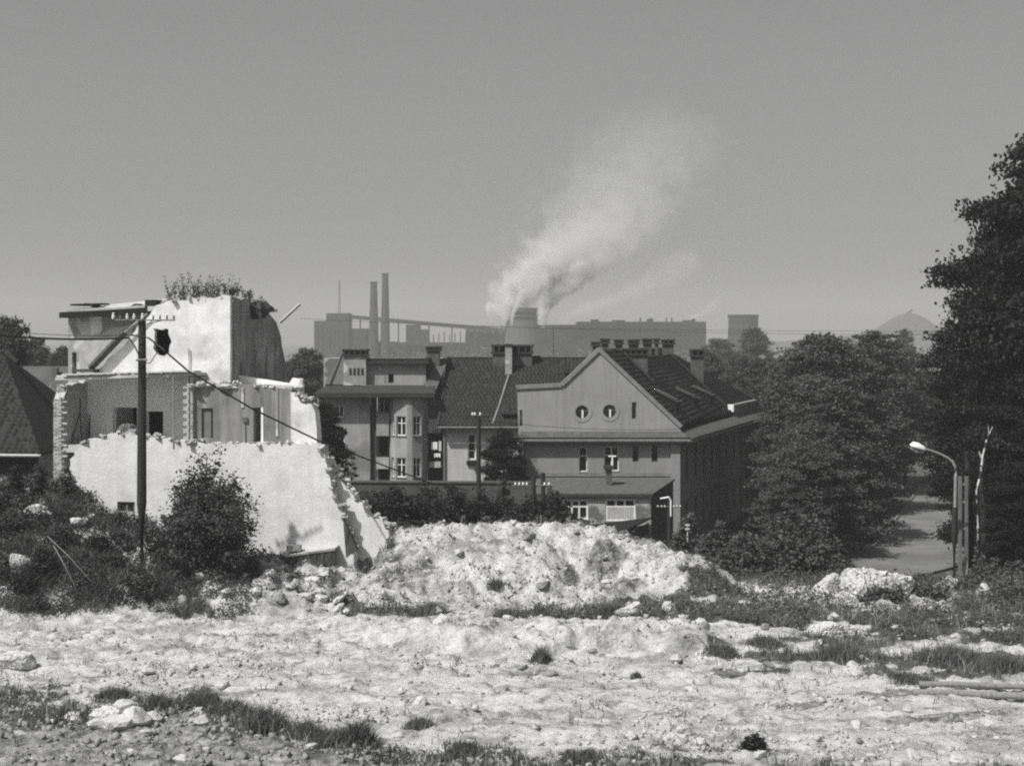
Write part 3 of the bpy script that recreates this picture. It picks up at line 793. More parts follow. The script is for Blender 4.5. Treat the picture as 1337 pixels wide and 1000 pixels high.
# rear block with a black eave
TR = 2.6
rc = RU.rect(94, 460, 100, 488, TR)
out = RU.pl([(89, 503), (89, 405), (210, 399), (210, 503)], TR)
MB().prism(RU, out, [hole(rc)], TR, TR + .4).build('rear_block_wall', M['old_plaster'], ruin)
MB().prism(RU, RU.pl([(116, 407), (133, 405), (134, 430), (128, 440), (120, 436)], TR), [], TR - .03, TR - .004).build('plaster_patch', M['white_plaster'], ruin)
MB().prism(RU, RU.pl([(150, 428), (175, 424), (170, 450), (140, 480), (105, 486), (103, 450), (120, 440)], TR), [], TR - .025, TR - .004).build('plaster_patch', mat('plaster_patch_grey', .4, .3, 2), ruin)
s0 = RU.px(89, 450, TR)[0]; s1 = -.45
FRL = Fr(*RU.pt(s0, 0, 0).xy, -12 + 90)
zR = RU.px(150, 402, TR)[1]
MB().fbox(RU, s0, s0 + .38, TR + .4, 8, zc - 1, zR).build('rear_block_wall', M['old_plaster'], ruin)
MB().fbox(RU, s0 + .38, -2.2, 8.0, 8.4, zc - 1, zR - .2).build('rear_block_wall', M['old_plaster'], ruin)
e0 = RU.px(77, 408, TR - .6); e1 = RU.px(203, 402, TR - .6)
mb = MB(); q = [RU.pt(e0[0], TR - .6, e0[1]), RU.pt(e1[0], TR - .6, e1[1]), RU.pt(e1[0], 8.7, e1[1] + .5), RU.pt(e0[0], 8.7, e0[1] + .1)]
slab(mb, q, .25); mb.build('eave', M['tar_and_shade'], ruin)
q2 = [RU.pt(e0[0] + .5, TR - .4, e0[1] + .01), RU.pt(e1[0] - .1, TR - .4, e1[1] + .03), RU.pt(e1[0] - .1, 4, e1[1] + .38), RU.pt(e0[0] + .5, 4, e0[1] + .2)]
mb = MB(); slab(mb, [p + Vector((0, 0, .1)) for p in q2], .09); mb.build('roof_edge', M['concrete'], ruin)
MB().hexa([RU.pt(a, b, z) for z in (e1[1] - .1, e1[1] + .35) for a, b in ((e1[0] - .5, TR - .6), (e1[0] + .05, TR - .6), (e1[0] + .05, TR), (e1[0] - .5, TR))]).build('broken_beam', M['tar_and_shade'], ruin)
for uu, w in ((108, .9), (117, 1.4), (122, .6), (176, .3), (190, .5), (197, .25)):
    s_, z_ = RU.px(uu, 400, TR)
    a = random.uniform(-.08, .08)
    mb = MB(); z_ = z_ + .02 + .07 * w
    slab(mb, [RU.pt(s_ - w / 2, TR - .3, z_ + a), RU.pt(s_ + w / 2, TR - .3, z_ - a), RU.pt(s_ + w / 2, TR + .5, z_ - a), RU.pt(s_ - w / 2, TR + .5, z_ + a)], .07); mb.build('loose_tile', M['tar_and_shade'], ruin)
# rubble flank on the right
out = jag(RU.pl([(415, 589), (438, 612), (447, 630), (462, 648), (476, 668), (500, 682), (508, 700), (500, 730), (415, 740)], T0 + .62), .14, .09, 21)
MB().prism(RU, out, [], T0 + .62, T0 + 1.3).build('broken_flank_wall', M['rough_white_wall'], ruin)
out = jag(RU.pl([(422, 600), (430, 612), (434, 640), (446, 665), (452, 690), (458, 730), (436, 730), (424, 640)], T0 + .55), .2, .08, 22)
MB().prism(RU, out, [], T0 + .52, T0 + 1.5).build('broken_flank_wall', M['brick'], ruin)
out = RU.pl([(448, 676), (466, 716), (452, 728)], T0 - .5)
MB().prism(RU, out, [], T0 - .52, T0 - .3).build('leaning_slab', M['timber'], ruin)
rb_ = random.Random(77)
def edge_bricks(pts, t, n, spread=.12):
    P_ = RU.pl(pts, t); L_ = [math.dist(P_[i], P_[i + 1]) for i in range(len(P_) - 1)]; tot = sum(L_)
    for _ in range(n):
        d_ = rb_.uniform(0, tot); i = 0
        while d_ > L_[i]: d_ -= L_[i]; i += 1
        f = d_ / L_[i]; a_ = P_[i][0] + (P_[i + 1][0] - P_[i][0]) * f + rb_.gauss(0, spread * .5); z_ = P_[i][1] + (P_[i + 1][1] - P_[i][1]) * f + rb_.uniform(-spread, spread * .4)
        o = bpy.data.objects.new('brick', bme2 if rb_.random() < .7 else bme); COL.objects.link(o); o.parent = ruin; o.location = RU.pt(a_, t + rb_.uniform(-.03, .42), z_) - ORG[ruin.name]
        o.rotation_euler = (rb_.uniform(-.4, .4), rb_.uniform(-.5, .5), rb_.uniform(0, 3)); k_ = rb_.uniform(.8, 1.7); o.scale = (k_, k_, k_)
edge_bricks([(110, 578), (150, 566), (200, 571), (240, 578), (300, 579), (415, 581)], T0, 46, .05)
edge_bricks([(415, 581), (424, 594), (432, 628), (447, 668), (462, 725)], T0, 38, .12)
edge_bricks([(415, 589), (438, 612), (462, 648), (500, 682), (508, 700)], T0 + .62, 36, .13)
edge_bricks([(205, 397), (262, 389), (300, 387)], 0, 18, .05)
edge_bricks([(252, 499), (320, 502), (380, 509), (412, 530)], TG, 34, .06)
# drain down the front
s_, z1_ = RU.px(226, 455, T0 - .05); z0_ = RU.px(226, 585, T0 - .05)[1]
MB().tube([RU.pt(s_, -.08, z1_), RU.pt(s_, -.08, zc + .3)], .03, 5).tube([RU.pt(s_, T0 - .02, zc + .2), RU.pt(s_, T0 - .02, z0_)], .03, 5).build('drain_pipe', M['old_plaster'], ruin)

# rocks
def rock_mesh(key, seed, material, sub=2, rough=.35, boxy=.0):
    import bmesh
    bm = bmesh.new(); bmesh.ops.create_icosphere(bm, subdivisions=sub, radius=.5)
    rr = np.random.default_rng(seed); ph = rr.uniform(0, 6, (6,)); pl = rr.normal(0, 1, (9, 3)); pl /= np.linalg.norm(pl, axis=1)[:, None]; dd = rr.uniform(.22, .42, 9)
    for v in bm.verts:
        p = np.array(v.co)
        for n_, d_ in zip(pl, dd):
            e = p @ n_ - d_
            if e > 0: p = p - n_ * e * .92
        p = p * (1 + rough * .25 * math.sin(p[0] * 9 + ph[0]) * math.sin(p[1] * 8 + ph[1]) + rough * .2 * math.sin(p[2] * 13 + ph[2])) + rr.normal(0, .012, 3) * (rough * 3)
        v.co = p * 1.25
    me = bpy.data.meshes.new(key); bm.to_mesh(me); bm.free(); me.materials.append(material); return me
ROCK = [rock_mesh('rubble_white_%d' % i, 30 + i, M['stone_white']) for i in range(5)] + [rock_mesh('rubble_grey_%d' % i, 50 + i, M['stone_grey']) for i in range(3)]
FINE = []
def fine_rock(i):
    while len(FINE) <= i: FINE.append(None)
    if FINE[i] is None:
        me = rock_mesh('masonry_%d' % i, 140 + i, M['stone_white'] if i < 5 else M['stone_grey'] if i < 8 else M['stone_dark'], 5, .35)
        n_ = len(me.vertices); co = np.zeros(n_ * 3); me.vertices.foreach_get('co', co); co = co.reshape(-1, 3)
        d_ = (fbm(co[:, 0] + co[:, 2] * .7, co[:, 1] - co[:, 2] * .6, 5, 5, i, .62) - .5) * .13 + np.round(fbm(co[:, 0] - co[:, 2], co[:, 1] + co[:, 2], 3.2, 2, i + 9) * 5) * .022 - .05
        co *= (1 + d_)[:, None]; me.vertices.foreach_set('co', co.ravel()); me.update(); FINE[i] = me
    return FINE[i]
def rock(name, label, cat, u, v, Y, sx, sy, sz, k, group=None, rz=0., rx=0, z=None, world=None):
    p = at(u, v, Y) if world is None else Vector(world)
    zz = (tz(p.x, p.y) if z is None else z)
    o = bpy.data.objects.new(name, fine_rock(k) if max(sx, sz) > .75 or name.startswith('masonry') else ROCK[k]); COL.objects.link(o); o.location = (p.x, p.y, zz + sz * .28); o.scale = (sx, sy, sz); o.rotation_euler = (rx, 0, rz)
    return put_props(o, label, cat, group)
# lumps on the ruin
o = rock('rubble_lump', 'dark lump of broken masonry overhanging the right top edge of the ruin', 'rubble', 337, 402, 66.4, 1.0, 1.0, .65, 8, z=at(337, 404, 66.4).z - .2, rx=.3)
o = rock('rubble_lump', 'small pale lump on the end of the overhanging masonry', 'rubble', 354, 405, 67.6, .5, .5, .3, 1, z=at(354, 405, 67.6).z - .05)
o = rock('rubble_lump', 'dark masonry chunk beside the pale lump atop the ruin', 'rubble', 346, 404, 67.2, .8, .8, .5, 9, z=at(346, 404, 67).z - .1)
q = at(388, 504, 65)
rock('rubble_lump', 'white round lump sitting on the right end of the terrace wall', 'rubble', 388, 506, 63.6, .7, .6, .6, 2, z=at(388, 510, 63.6).z)
for i, uu in enumerate((250, 262, 276, 292, 310, 322, 336, 352, 368)):
    rock('terrace_rubble', 'chunk of rubble lying on the ledge above the grey stained wall', 'rubble', uu, 500, 62.8 + .1 * (i % 3), random.uniform(.3, .8), .5, random.uniform(.15, .35), i % 7, 'rubble along the ruin ledge', z=RU.px(uu, 500 + (uu - 250) * .05, TG + .3)[1] - .12, rz=i)
for i_, (u_, w_, h_) in enumerate(((158, .7, .5), (166, 1.0, .95), (175, .8, .75))):
    s_, z_ = RU.px(u_, 575, T0 + .9); q = RU.pt(s_, T0 + .9, 0)
    rock('rubble_lump', 'grey plaster heap on the floor edge of the open room, ' + ['left part', 'highest part', 'right part by the pole'][i_], 'rubble', 0, 0, 0, w_, .5, h_, 6, z=zf + .02, world=(q.x, q.y, 0), rz=i_)
t = MB().tube([at(366, 421, 68.5), at(392, 397, 68.0)], .07, 4); o = t.build('leaning_plank', M['pale_timber']); put_props(o, 'pale plank sticking up from the right side of the ruin', 'plank')

# weeds growing on the ruin top
def sprigs(pts, hgt, seed, r_, label, cat='weeds', size=.1, n=10, matn='weed', group=None, name='weeds'):
    rr = np.random.default_rng(seed); c0 = Vector(pts[0]); o = thing(name, c0, label, cat, group)
    mb = MB(); ce = []; sp = []
    for p in pts:
        for _ in range(n):
            b = Vector(p) + Vector((rr.normal(0, r_), rr.normal(0, r_), 0)); hh = hgt * rr.uniform(.35, 1.1)
            tp = b + Vector((rr.normal(.1, .2) * hh, rr.normal(0, .2) * hh, hh)); mb.tube([b - Vector((0, 0, .1)), (b + tp) / 2 + Vector((rr.normal(0, .03), 0, .03)), tp], [.016, .011, .004], 3)
            for f in np.linspace(.35, 1, 4): ce.append(np.array(b + (tp - b) * f - c0)); sp.append(.07)
    mb.build('stem', M['bark'], o, recalc=False)
    V, Fc = leaves(np.array(ce), np.array(sp) * .7, 4, size, rr, 1.0, 2.4)
    link('foliage', fast_mesh('foliage', V, Fc, M[matn]), o); return o
sprigs([RU.pt(s_, .35, RU.px(260, 390, 0)[1] - .1) for s_ in (-2.7, -2.3, -2.15, -1.7, -1.45, -1.3, -1.05, -.6, -.25)], 1.05, 5, .16, 'wild weeds sprouting along the top of the white upper wall', n=7, size=.05, matn='leaf_dark')
sprigs([FSW.pt(t_, .2, 11.9 - max(0, t_ - 1.5) * .22) for t_ in np.linspace(.3, 3.2, 6)], .4, 6, .2, 'low dry weeds on top of the shaded side wall', n=6, size=.05)

# ================================================================== UTILITY POLES AND CABLES
def pole_z(u, v, Y): return at(u, v, Y)
pp = at(185, 700, 57.5)
pz = tz(pp.x, pp.y)
topz = at(185, 412, 57.5).z
pole = thing('utility_pole', (pp.x, pp.y, pz), 'tall dark wooden pole with a crossarm of white insulators in front of the ruin', 'utility pole')
MB().tube([(pp.x, pp.y, pz - 1), (pp.x, pp.y, pz + 2), (pp.x + .02, pp.y, topz - .1), (pp.x + .02, pp.y, topz)], [.19, .18, .14, .1], 10).build('post', M['pole_wood'], pole)
zx = at(185, 418, 57.5).z
arm = MB().tube([at(147, 418, 57.3), at(229, 418, 57.3)], .028, 5).tube([at(191, 423, 57.3), at(213, 418, 57.3)], .02, 4).tube([at(181, 420, 57.3), at(148, 442, 57.4)], .012, 4).build('crossarm', M['metal'], pole)
for u_, big in ((148, 1), (157, 0), (166, .6), (175, .6), (186, .8), (200, 0), (209, 0), (218, 0), (227, 0)):
    c = at(u_, 418, 57.3); s_ = 1 + big * .5
    MB().lathe(c, [(.012, 0), (.012, .04), (.04 * s_, .05), (.045 * s_, .10 * s_), (.028 * s_, .12 * s_), (.032 * s_, .16 * s_), (.015, .19 * s_)], 8).build('insulator', M['porcelain'] if big else M['metal'], arm)
MB().tube([at(178, 470, 57.2), at(192, 470, 57.2)], .05, 5).build('cable_bracket', M['metal'], pole)

def cable(label, pts, rad, sag=0, name='cable', n=14, material='rubber'):
    P = []
    for i in range(len(pts) - 1):
        a, b = Vector(pts[i]), Vector(pts[i + 1])
        for k in range(n):
            t = k / n; q = a + (b - a) * t; q.z -= sag * 4 * t * (1 - t); P.append(q)
    P.append(Vector(pts[-1]))
    o = MB().tube(P, rad, 5).build(name, M[material]); return put_props(o, label, 'cable')
cable('thick black cable coming in from the left edge to the wooden pole', [at(-120, 420, 50), at(168, 441, 57.2)], .038, .25)
cable('thin wire strung just above the thick black cable at left', [at(-120, 413, 50), at(180, 437, 57.2)], .011, .25)
cable('loop of black cable hanging down the left side of the wooden pole', [at(168, 441, 57.2), at(176, 452, 57.1), at(184, 470, 57.2)], .025, 0)
cable('short black lead running from the pole to the cable bracket', [at(172, 438, 57.2), at(194, 441, 57.2), at(206, 452, 57.2)], .022, 0)
cable('thick black cable descending from the pole across the ruin to the houses', [at(194, 441, 57.2), at(215, 458, 56.8), at(245, 484, 57.2), at(330, 534, 58), at(415, 575, 59.4), at(560, 630, 84), at(610, 640, 92)], .036, 0.0)
cable('slack cable loop at the right side of the wooden pole', [at(206, 452, 57.2), at(204, 462, 57.2), at(196, 474, 57.2), at(190, 474, 57.2)], .018, 0)
cable('thin wire stretched far across the sky behind the ruin', [at(392, 416, 230), at(900, 434, 230), at(1400, 436, 230)], .022, .2)
cable('second thin wire stretched over the tree tops at right', [at(600, 425, 230), at(1400, 430, 230)], .022, .5)
cable('thin wire running towards the gabled house at its cornice', [at(600, 545, 88), at(900, 560, 95)], .014, .3)

for (u_, v0, v1, Y, hd, lab) in ((625, 543, 700, 88, 1, 'dark wooden pole with three white insulators before the middle house roof'), (697, 622, 705, 86, 0, 'short dark pole rising from the bushes beside the annex'), (709, 617, 700, 87, 0, 'dark post just right of the short pole by the annex')):
    t_ = at(u_, v0, Y); b_ = tz(t_.x, Y); o = thing('utility_pole', (t_.x, Y, b_), lab, 'utility pole')
    MB().tube([(t_.x, Y, b_ - .3), (t_.x, Y, t_.z)], [.16, .12], 8).build('post', M['pole_wood'], o)
    if hd:
        a_ = MB().tube([at(614, 543, Y), at(637, 543, Y)], .06, 4).build('crossarm', M['pole_wood'], o)
        for q in (617, 620, 627): MB().lathe(at(q, 543, Y), [(.03, 0), (.06, .04), (.06, .14), (.03, .2)], 8).build('insulator', M['porcelain'], a_)
    elif u_ == 697:
        a_ = MB().tube([at(668, 634, Y), at(722, 634, Y)], .04, 4).build('crossarm', M['metal'], o)
        for q in (673, 678, 683, 688, 700, 711, 717): MB().lathe(at(q, 634, Y), [(.03, 0), (.06, .04), (.06, .12), (.02, .18)], 8).build('insulator', M['porcelain'], a_)
# right hand little pole with a line of insulators
Y = 80; t_ = at(874, 650, Y); b_ = tz(t_.x, Y); o = thing('utility_pole', (t_.x, Y, b_), 'short post with a white bracket and a row of insulators at the annex corner', 'utility pole')
MB().tube([(t_.x, Y, b_ - .3), (t_.x, Y, t_.z + .1)], .11, 8).build('post', M['pole_wood'], o)
MB().tube([at(862, 651, Y - .1), at(873, 649, Y - .1), at(876, 654, Y - .1), at(876, 674, Y - .1)], .05, 5).build('bracket', M['frame_paint'], o)
a_ = MB().tube([at(857, 661, Y - .1), at(889, 662, Y - .1)], .025, 4).build('crossarm', M['metal'], o)
for q in (859, 864, 868, 880, 884, 888): MB().lathe(at(q, 662, Y - .1), [(.02, 0), (.04, .02), (.04, .07), (.015, .1)], 8).build('insulator', M['porcelain'], a_)
for q in (2, 6): pass
o = MB().fbox(Fr(*at(897, 688, 80).xy, 0), -.1, .14, 0, .06, at(897, 691.5, 80).z, at(897, 689.5, 80).z).fbox(Fr(*at(897, 688, 80).xy, 0), -.1, .14, 0, .06, at(897, 686.5, 80).z, at(897, 684.5, 80).z).fbox(Fr(*at(897, 688, 80).xy, 0), .0, .05, .061, .11, tz(9.1, 80), at(897, 684, 80).z).build('marker_board', M['porcelain']); put_props(o, 'two small white marker boards near the gabled house corner', 'sign')

# street lamp
L0 = at(1246, 770, 74); lz = tz(L0.x, 74); lamp = thing('street_lamp', (L0.x, 74, lz), 'tall street lamp with a curved arm and a bright white head beside the road', 'street lamp')
MB().tube([(L0.x, 74, lz - .4), at(1246, 695, 74), at(1247, 662, 74)], [.16, .14, .13], 10).build('post', M['pole_wood'], lamp)
MB().tube([at(1247, 664, 74), at(1248, 620, 74), at(1247.5, 610, 74), at(1244, 603, 74), at(1238, 598, 74), at(1226, 592, 74), at(1206, 585, 74)], [.085, .08, .075, .07, .06, .05, .045], 8).build('arm', mat('lamp_arm_paint', .25, .2, 3), lamp)
c0, c1 = at(1209, 588, 74), at(1188.5, 581, 74); ax = (c1 - c0).normalized(); up = Vector((0, 0, 1)); up = (up - ax * up.dot(ax)).normalized(); yy = Vector((0, 1, 0))
mb = MB(); b = 0; ring = []
for f, w, hh in ((0, .07, .06), (.15, .16, .17), (.6, .22, .24), (.9, .2, .2), (1, .1, .08)):
    c = c0 + (c1 - c0) * f; ring.append([tuple(c + yy * w * math.cos(a) + up * hh * (max(math.sin(a), -.25))) for a in np.linspace(0, 2 * math.pi, 12, endpoint=False)])
vs = [p for rg in ring for p in rg]; fs = [(i * 12 + k, i * 12 + (k + 1) % 12, (i + 1) * 12 + (k + 1) % 12, (i + 1) * 12 + k) for i in range(4) for k in range(12)] + [tuple(range(12))[::-1], tuple(range(48, 60))]
MB().add(vs, fs).build('lamp_head', M['lamp_head'], lamp, smooth=True)
mb = MB(); g0 = c0 + (c1 - c0) * .1 - up * .12; g1 = c0 + (c1 - c0) * .92 - up * .12
mb.tube([g0, (g0 + g1) / 2 - up * .06, g1], [.06, .11, .05], 8).build('lamp_glass', mat('frosted_glass', .3, .1, 3, rough=.3), lamp)
# double concrete post behind it
D = thing('double_post', (at(1257, 770, 76).x, 76, tz(at(1257, 770, 76).x, 76)), 'grey twin concrete post joined by short rungs just right of the street lamp', 'post')
for u_ in (1253.5, 1261.5): q = at(u_, 622, 76); MB().box(q.x - .07, q.x + .07, 75.9, 76.1, tz(q.x, 76) - .3, q.z).build('post', mat('post_concrete', .16, .3, 3), D)
for v_ in (632, 655, 690): q0, q1 = at(1254.7, v_, 76), at(1260.3, v_, 76); MB().box(q0.x + .02, q1.x - .02, 75.95, 76.05, q0.z - .06, q0.z + .06).build('rung', M['stone_grey'], D)
q = at(1262, 745, 74.5); MB().hexa([tuple(at(u_, v_, y_)) for v_, (ua, ub) in ((758, (1256, 1264)), (728, (1261, 1264))) for u_, y_ in ((ua, 74.5), (ub, 74.5), (ub, 74.6), (ua, 74.6))])
o = MB().hexa([tuple(at(a_, v_, y_)) for v_, ua, ub in ((760, 1256, 1263), (727, 1260, 1264)) for a_, y_ in ((ua, 74.5), (ub, 74.5), (ub, 74.6), (ua, 74.6))]).build('pale_board', M['old_plaster']); put_props(o, 'pale splintered board standing at the foot of the twin post', 'board')

# ================================================================== HOUSE C (gabled)
FC = Fr(11.0, 100.0, 0)
dirS = Vector((.338, 1.0)).normalized(); angS = math.degrees(math.atan2(dirS.y, dirS.x))
SD = Fr(11.0, 100.0, angS)
hc_ = thing('gabled_house', (5, 105, -4), 'grey rendered gabled house with two round windows and a steep tiled roof', 'house')
zE = FC.px(888, 577)[1]
sl_ = FC.px(683, 640)[0]
zsh = FC.px(733, 502)[1]; A = FC.px(782, 456); B = FC.px(889, 557)
ovr = [FC.px(675, 506), FC.px(733, 503), A, B, (B[0] + .02, FC.px(888, 566)[1]), FC.px(677, 568)]
rounds = []
for u_, v_ in ((760, 538), (796, 537)):
    c = FC.px(u_, v_); rounds.append([(c[0] + .42 * math.cos(a), c[1] + .42 * math.sin(a)) for a in np.linspace(0, 2 * math.pi, 20, endpoint=False)])
slot = FC.rect(825, 525, 831, 547)
slotL = FC.rect(678.5, 535, 682, 556)
MB().prism(FC, ovr, rounds + [hole(slot), hole(slotL)], 0, .4).build('gable_wall', M['house_render'], hc_)
for i, (u_, v_) in enumerate(((760, 538), (796, 537))):
    c = FC.px(u_, v_)
    ring = [(c[0] + .66 * math.cos(a), c[1] + .66 * math.sin(a)) for a in np.linspace(0, 2 * math.pi, 28, endpoint=False)]
    inn = [(c[0] + .44 * math.cos(a), c[1] + .44 * math.sin(a)) for a in np.linspace(0, 2 * math.pi, 28, endpoint=False)]
    w = MB().prism(FC, ring, [inn], -.025, -.003).build('round_window', M['house_render'], hc_)
    MB().prism(FC, [(c[0] + .43 * math.cos(a), c[1] + .43 * math.sin(a)) for a in np.linspace(0, 2 * math.pi, 20, endpoint=False)], [], .16, .17).build('pane', M['glass'], w)
    MB().fbox(FC, c[0] - .03, c[0] + .03, .1, .15, c[1] - .41, c[1] + .41).fbox(FC, c[0] - .4, c[0] - .035, .11, .145, c[1] + .05, c[1] + .1).fbox(FC, c[0] + .035, c[0] + .4, .11, .145, c[1] + .05, c[1] + .1).build('window_bar', M['frame_dark'], w)
    MB().fbox(FC, c[0] - .02, c[0] + .09, .05, .09, c[1] - .38, c[1] + .12).build('white_sash', M['frame_paint'], w)
window(FC, hc_, slot, 0, .15, 1, 1, .04, 'frame_dark', sill=False)
# raised coping along the gable
def coping(parent, pts, name='coping'):
    for i in range(len(pts) - 1):
        a, b = Vector(pts[i]), Vector(pts[i + 1]); d = (b - a).normalized(); n = Vector((-d.y, d.x)); 
        if n.y < 0: n = -n
        n = n * .09
        q = [a - n * 1.8, b - n * 1.8, b + n, a + n]
        MB().prism(FC, [tuple(x) for x in q], [], -.1 - .004 * i, .5).build(name, M['cornice'], parent)
coping(hc_, [FC.px(673.5, 505), FC.px(733, 502), FC.px(782, 455), FC.px(890, 556.5)])
# lower front wall with its windows
W1 = FC.rect(756, 584, 767, 616); W2 = FC.rect(789, 583, 808, 615); W3 = FC.rect(826, 582, 834, 603); W4 = FC.rect(851, 582, 859, 603)
lowbase = -4.5
out = [(sl_, lowbase), (0.0, lowbase), (0.0, zE + .25), (sl_, zE + .25)]
FCl = FC
MB().prism(FC, out, [hole(q) for q in (W1, W2, W3, W4)], 0.1, .6).build('front_wall', M['house_render_low'], hc_)
window(FC, hc_, W1, .1, .1, 1, 2, .06); window(FC, hc_, W2, .1, .1, 2, 2, .06)
window(FC, hc_, W3, .1, .12, 1, 1, .05, 'frame_dark', sill=False); window(FC, hc_, W4, .1, .12, 1, 1, .05, 'frame_dark', sill=False)
# pilasters left
a0 = FC.px(677, 640)[0]
MB().fbox(FC, a0 + .02, a0 + .27, -.1, .55, lowbase, zE + .1).build('pilaster', M['pale_render'], hc_)
MB().fbox(FC, a0 + .45, a0 + .65, .0, .098, lowbase, zE + .1).build('pilaster', M['cornice'], hc_)
MB().fbox(FC, -.62, -.02, -.04, .097, lowbase, zE).build('pilaster', M['house_render_low'], hc_)
MB().fbox(FC, a0 + .66, -.63, .05, .098, FC.px(700, 622)[1], FC.px(700, 617)[1]).build('string_course', M['cornice'], hc_)
# cornice: sloped skirt, fascia, soffit
eL = FC.px(677.5, 570)[0] - .0; eR = .82
zc0 = FC.px(780, 563)[1]; zc1 = FC.px(780, 570.5)[1]
# skirt on the front and on the side meet on a mitre
def P3(s, t, z): return FC.pt(s, t, z)
sk_front = [P3(eL, -.5, zc1), P3(eR, -.5, zc1), P3(.06, .02, zc0), P3(eL + .1, .02, zc0)]
mb = MB(); slab(mb, sk_front, .1); mb.build('skirt_roof', M['roof_tile'], hc_)
mb = MB(); mb.fbox(FC, eL + .02, eR - .05, -.47, -.35, zc1 - .25, zc1 - .103).build('fascia', M['cornice'], hc_)
mb = MB(); mb.fbox(FC, eL + .1, eR - .12, -.35, .095, zc1 - .36, zc1 - .28).build('soffit', M['cornice'], hc_)
Lw = 30.4
q = [SD.pt(-.5, -.95, zc1), SD.pt(Lw + .6, -.95, zc1), SD.pt(Lw + .6, .1, zc0 + .1), SD.pt(.05, .1, zc0 + .02)]
mb = MB(); slab(mb, q, .1); mb.build('skirt_roof', M['roof_tile'], hc_)
mb = MB(); mb.fbox(SD, -.25, Lw + .55, -.92, -.8, zc1 - .28, zc1 - .105).build('fascia', M['cornice'], hc_)
mb = MB(); mb.fbox(SD, .2, Lw + .5, -.8, .05, zc1 - .36, zc1 - .29).build('soffit', M['cornice'], hc_)
# long side wall with two rows of tall windows
holes_ = []; 
wins = []
for k in range(10):
    t0 = 1.6 + k * 2.85
    for (zz0, zz1) in ((.55, 2.75), (-3.0, -.9)): wins.append((t0, t0 + 1.25, zz0, zz1))
out = [(.62, lowbase), (Lw, lowbase), (Lw, zE + .3), (.62, zE + .3)]
MB().prism(SD, out, [hole(q) for q in wins], .02, .4).build('side_wall', M['house_render_low'], hc_)
for q in wins: window(SD, hc_, q, .02, .14, 2, 2, .06, 'frame_dark')
for k in range(10):
    t0 = 1.6 + k * 2.85 - .85; MB().fbox(SD, t0, t0 + .35, -.08, .017, -.4, 3.1).build('pilaster', M['house_render_low'], hc_)
MB().fbox(SD, .3, Lw, -.1, .017, -.62, -.45).build('string_course', M['house_render_low'], hc_)
# rear and left walls so that the house closes
rb = SD.pt(Lw, .02, 0); 
wl = FC.pt(sl_, .6, 0)
MB().add([tuple(Vector((rb.x, rb.y, z))) for z in (lowbase, 3.4)] + [tuple(Vector((rb.x - 11, rb.y + 1, z))) for z in (lowbase, 3.4)] + [tuple(Vector((rb.x, rb.y - .3, z))) for z in (lowbase, 3.4)] + [tuple(Vector((rb.x - 11, rb.y + .7, z))) for z in (lowbase, 3.4)], [(0, 2, 3, 1), (4, 5, 7, 6), (1, 3, 7, 5), (0, 4, 6, 2), (0, 1, 5, 4), (2, 6, 7, 3)]).build('rear_wall', M['house_render_low'], hc_)
MB().fbox(FC, sl_ - .0, sl_ + .4, .62, 26, lowbase, 3.4).build('left_wall', M['house_render_low'], hc_)
# main roof
a3 = FC.pt(A[0], .2, A[1]); b3 = FC.pt(B[0], .2, B[1])
dS = Vector((.338, 1, 0))
nrm = (b3 - a3).cross(dS).normalized()
c3 = a3 + dS * 17.3
e3 = ray_plane(945, 531, a3, nrm); d3 = ray_plane(986, 522, a3, nrm)
# keep the eave line straight in the roof plane
r1 = a3 + dS * 15.0
th_ = .18
mb = MB(); slab(mb, [b3, e3, r1, a3], th_); slab(mb, [e3, d3, c3, r1], th_); ro = mb.build('roof', M['roof_tile_dark'], hc_)
tiles('roof_tile', ro, [(b3, e3, r1, a3), (e3, d3, c3, r1)], M['roof_tile'], tw=.32, th=.40, lift=.055)
bl3 = Vector((2 * a3.x - b3.x, b3.y, b3.z)); dl = bl3 + dS * 29
mb = MB(); slab(mb, [dl, bl3, a3, c3], th_); slab(mb, [d3, dl, c3 + Vector((-.02, 0, 0)), c3 + Vector((.02, 0, 0))], th_); mb.build('roof', M['roof_tile_dark'], hc_)
# verge ribs running down the roof, and the dark parapet band at its foot
for (p, q) in (((865, 456), (944, 530)), ((812, 462), (851, 500))):
    p0 = ray_plane(*p, a3, nrm) - nrm * (0.0); p1 = ray_plane(*q, a3, nrm); n_ = nrm if nrm.z > 0 else -nrm
    MB().tube([p0 + n_ * .12, p1 + n_ * .12], .13, 4).build('roof_ridge_band', M['chimney_cap'], hc_)
p0 = FC.pt(B[0] - .05, .45, 0); 
q = [(870, 551), (958, 531)]
n_ = nrm if nrm.z > 0 else -nrm
tA = SD.px(893, 560, .3)[0]; tB = SD.px(958, 545, .3)[0]
MB().fbox(SD, .45, tB, .25, .5, zc0 - .05, B[1] + .25).build('parapet', M['roof_tile_dark'], hc_)
for i in range(46):
    t_ = .5 + (tB - .6) * i / 46; MB().fbox(SD, t_, t_ + .16, .17, .245, zc0, B[1] + .2).build('parapet_rib', M['roof_tile_dark'], hc_)
# raised dwarf wall at the far end
tC = SD.px(958, 540, .1)[0]
zD = SD.px(972, 524, .1)[1]
MB().fbox(SD, tC, Lw, .1, .5, zc0 - .1, zD - .1).build('dwarf_wall', M['house_render_low'], hc_)
MB().fbox(SD, tC - .35, tC - .003, .05, .5, zc0 + .4, zD - .05).build('dwarf_wall_end', M['frame_paint'], hc_)
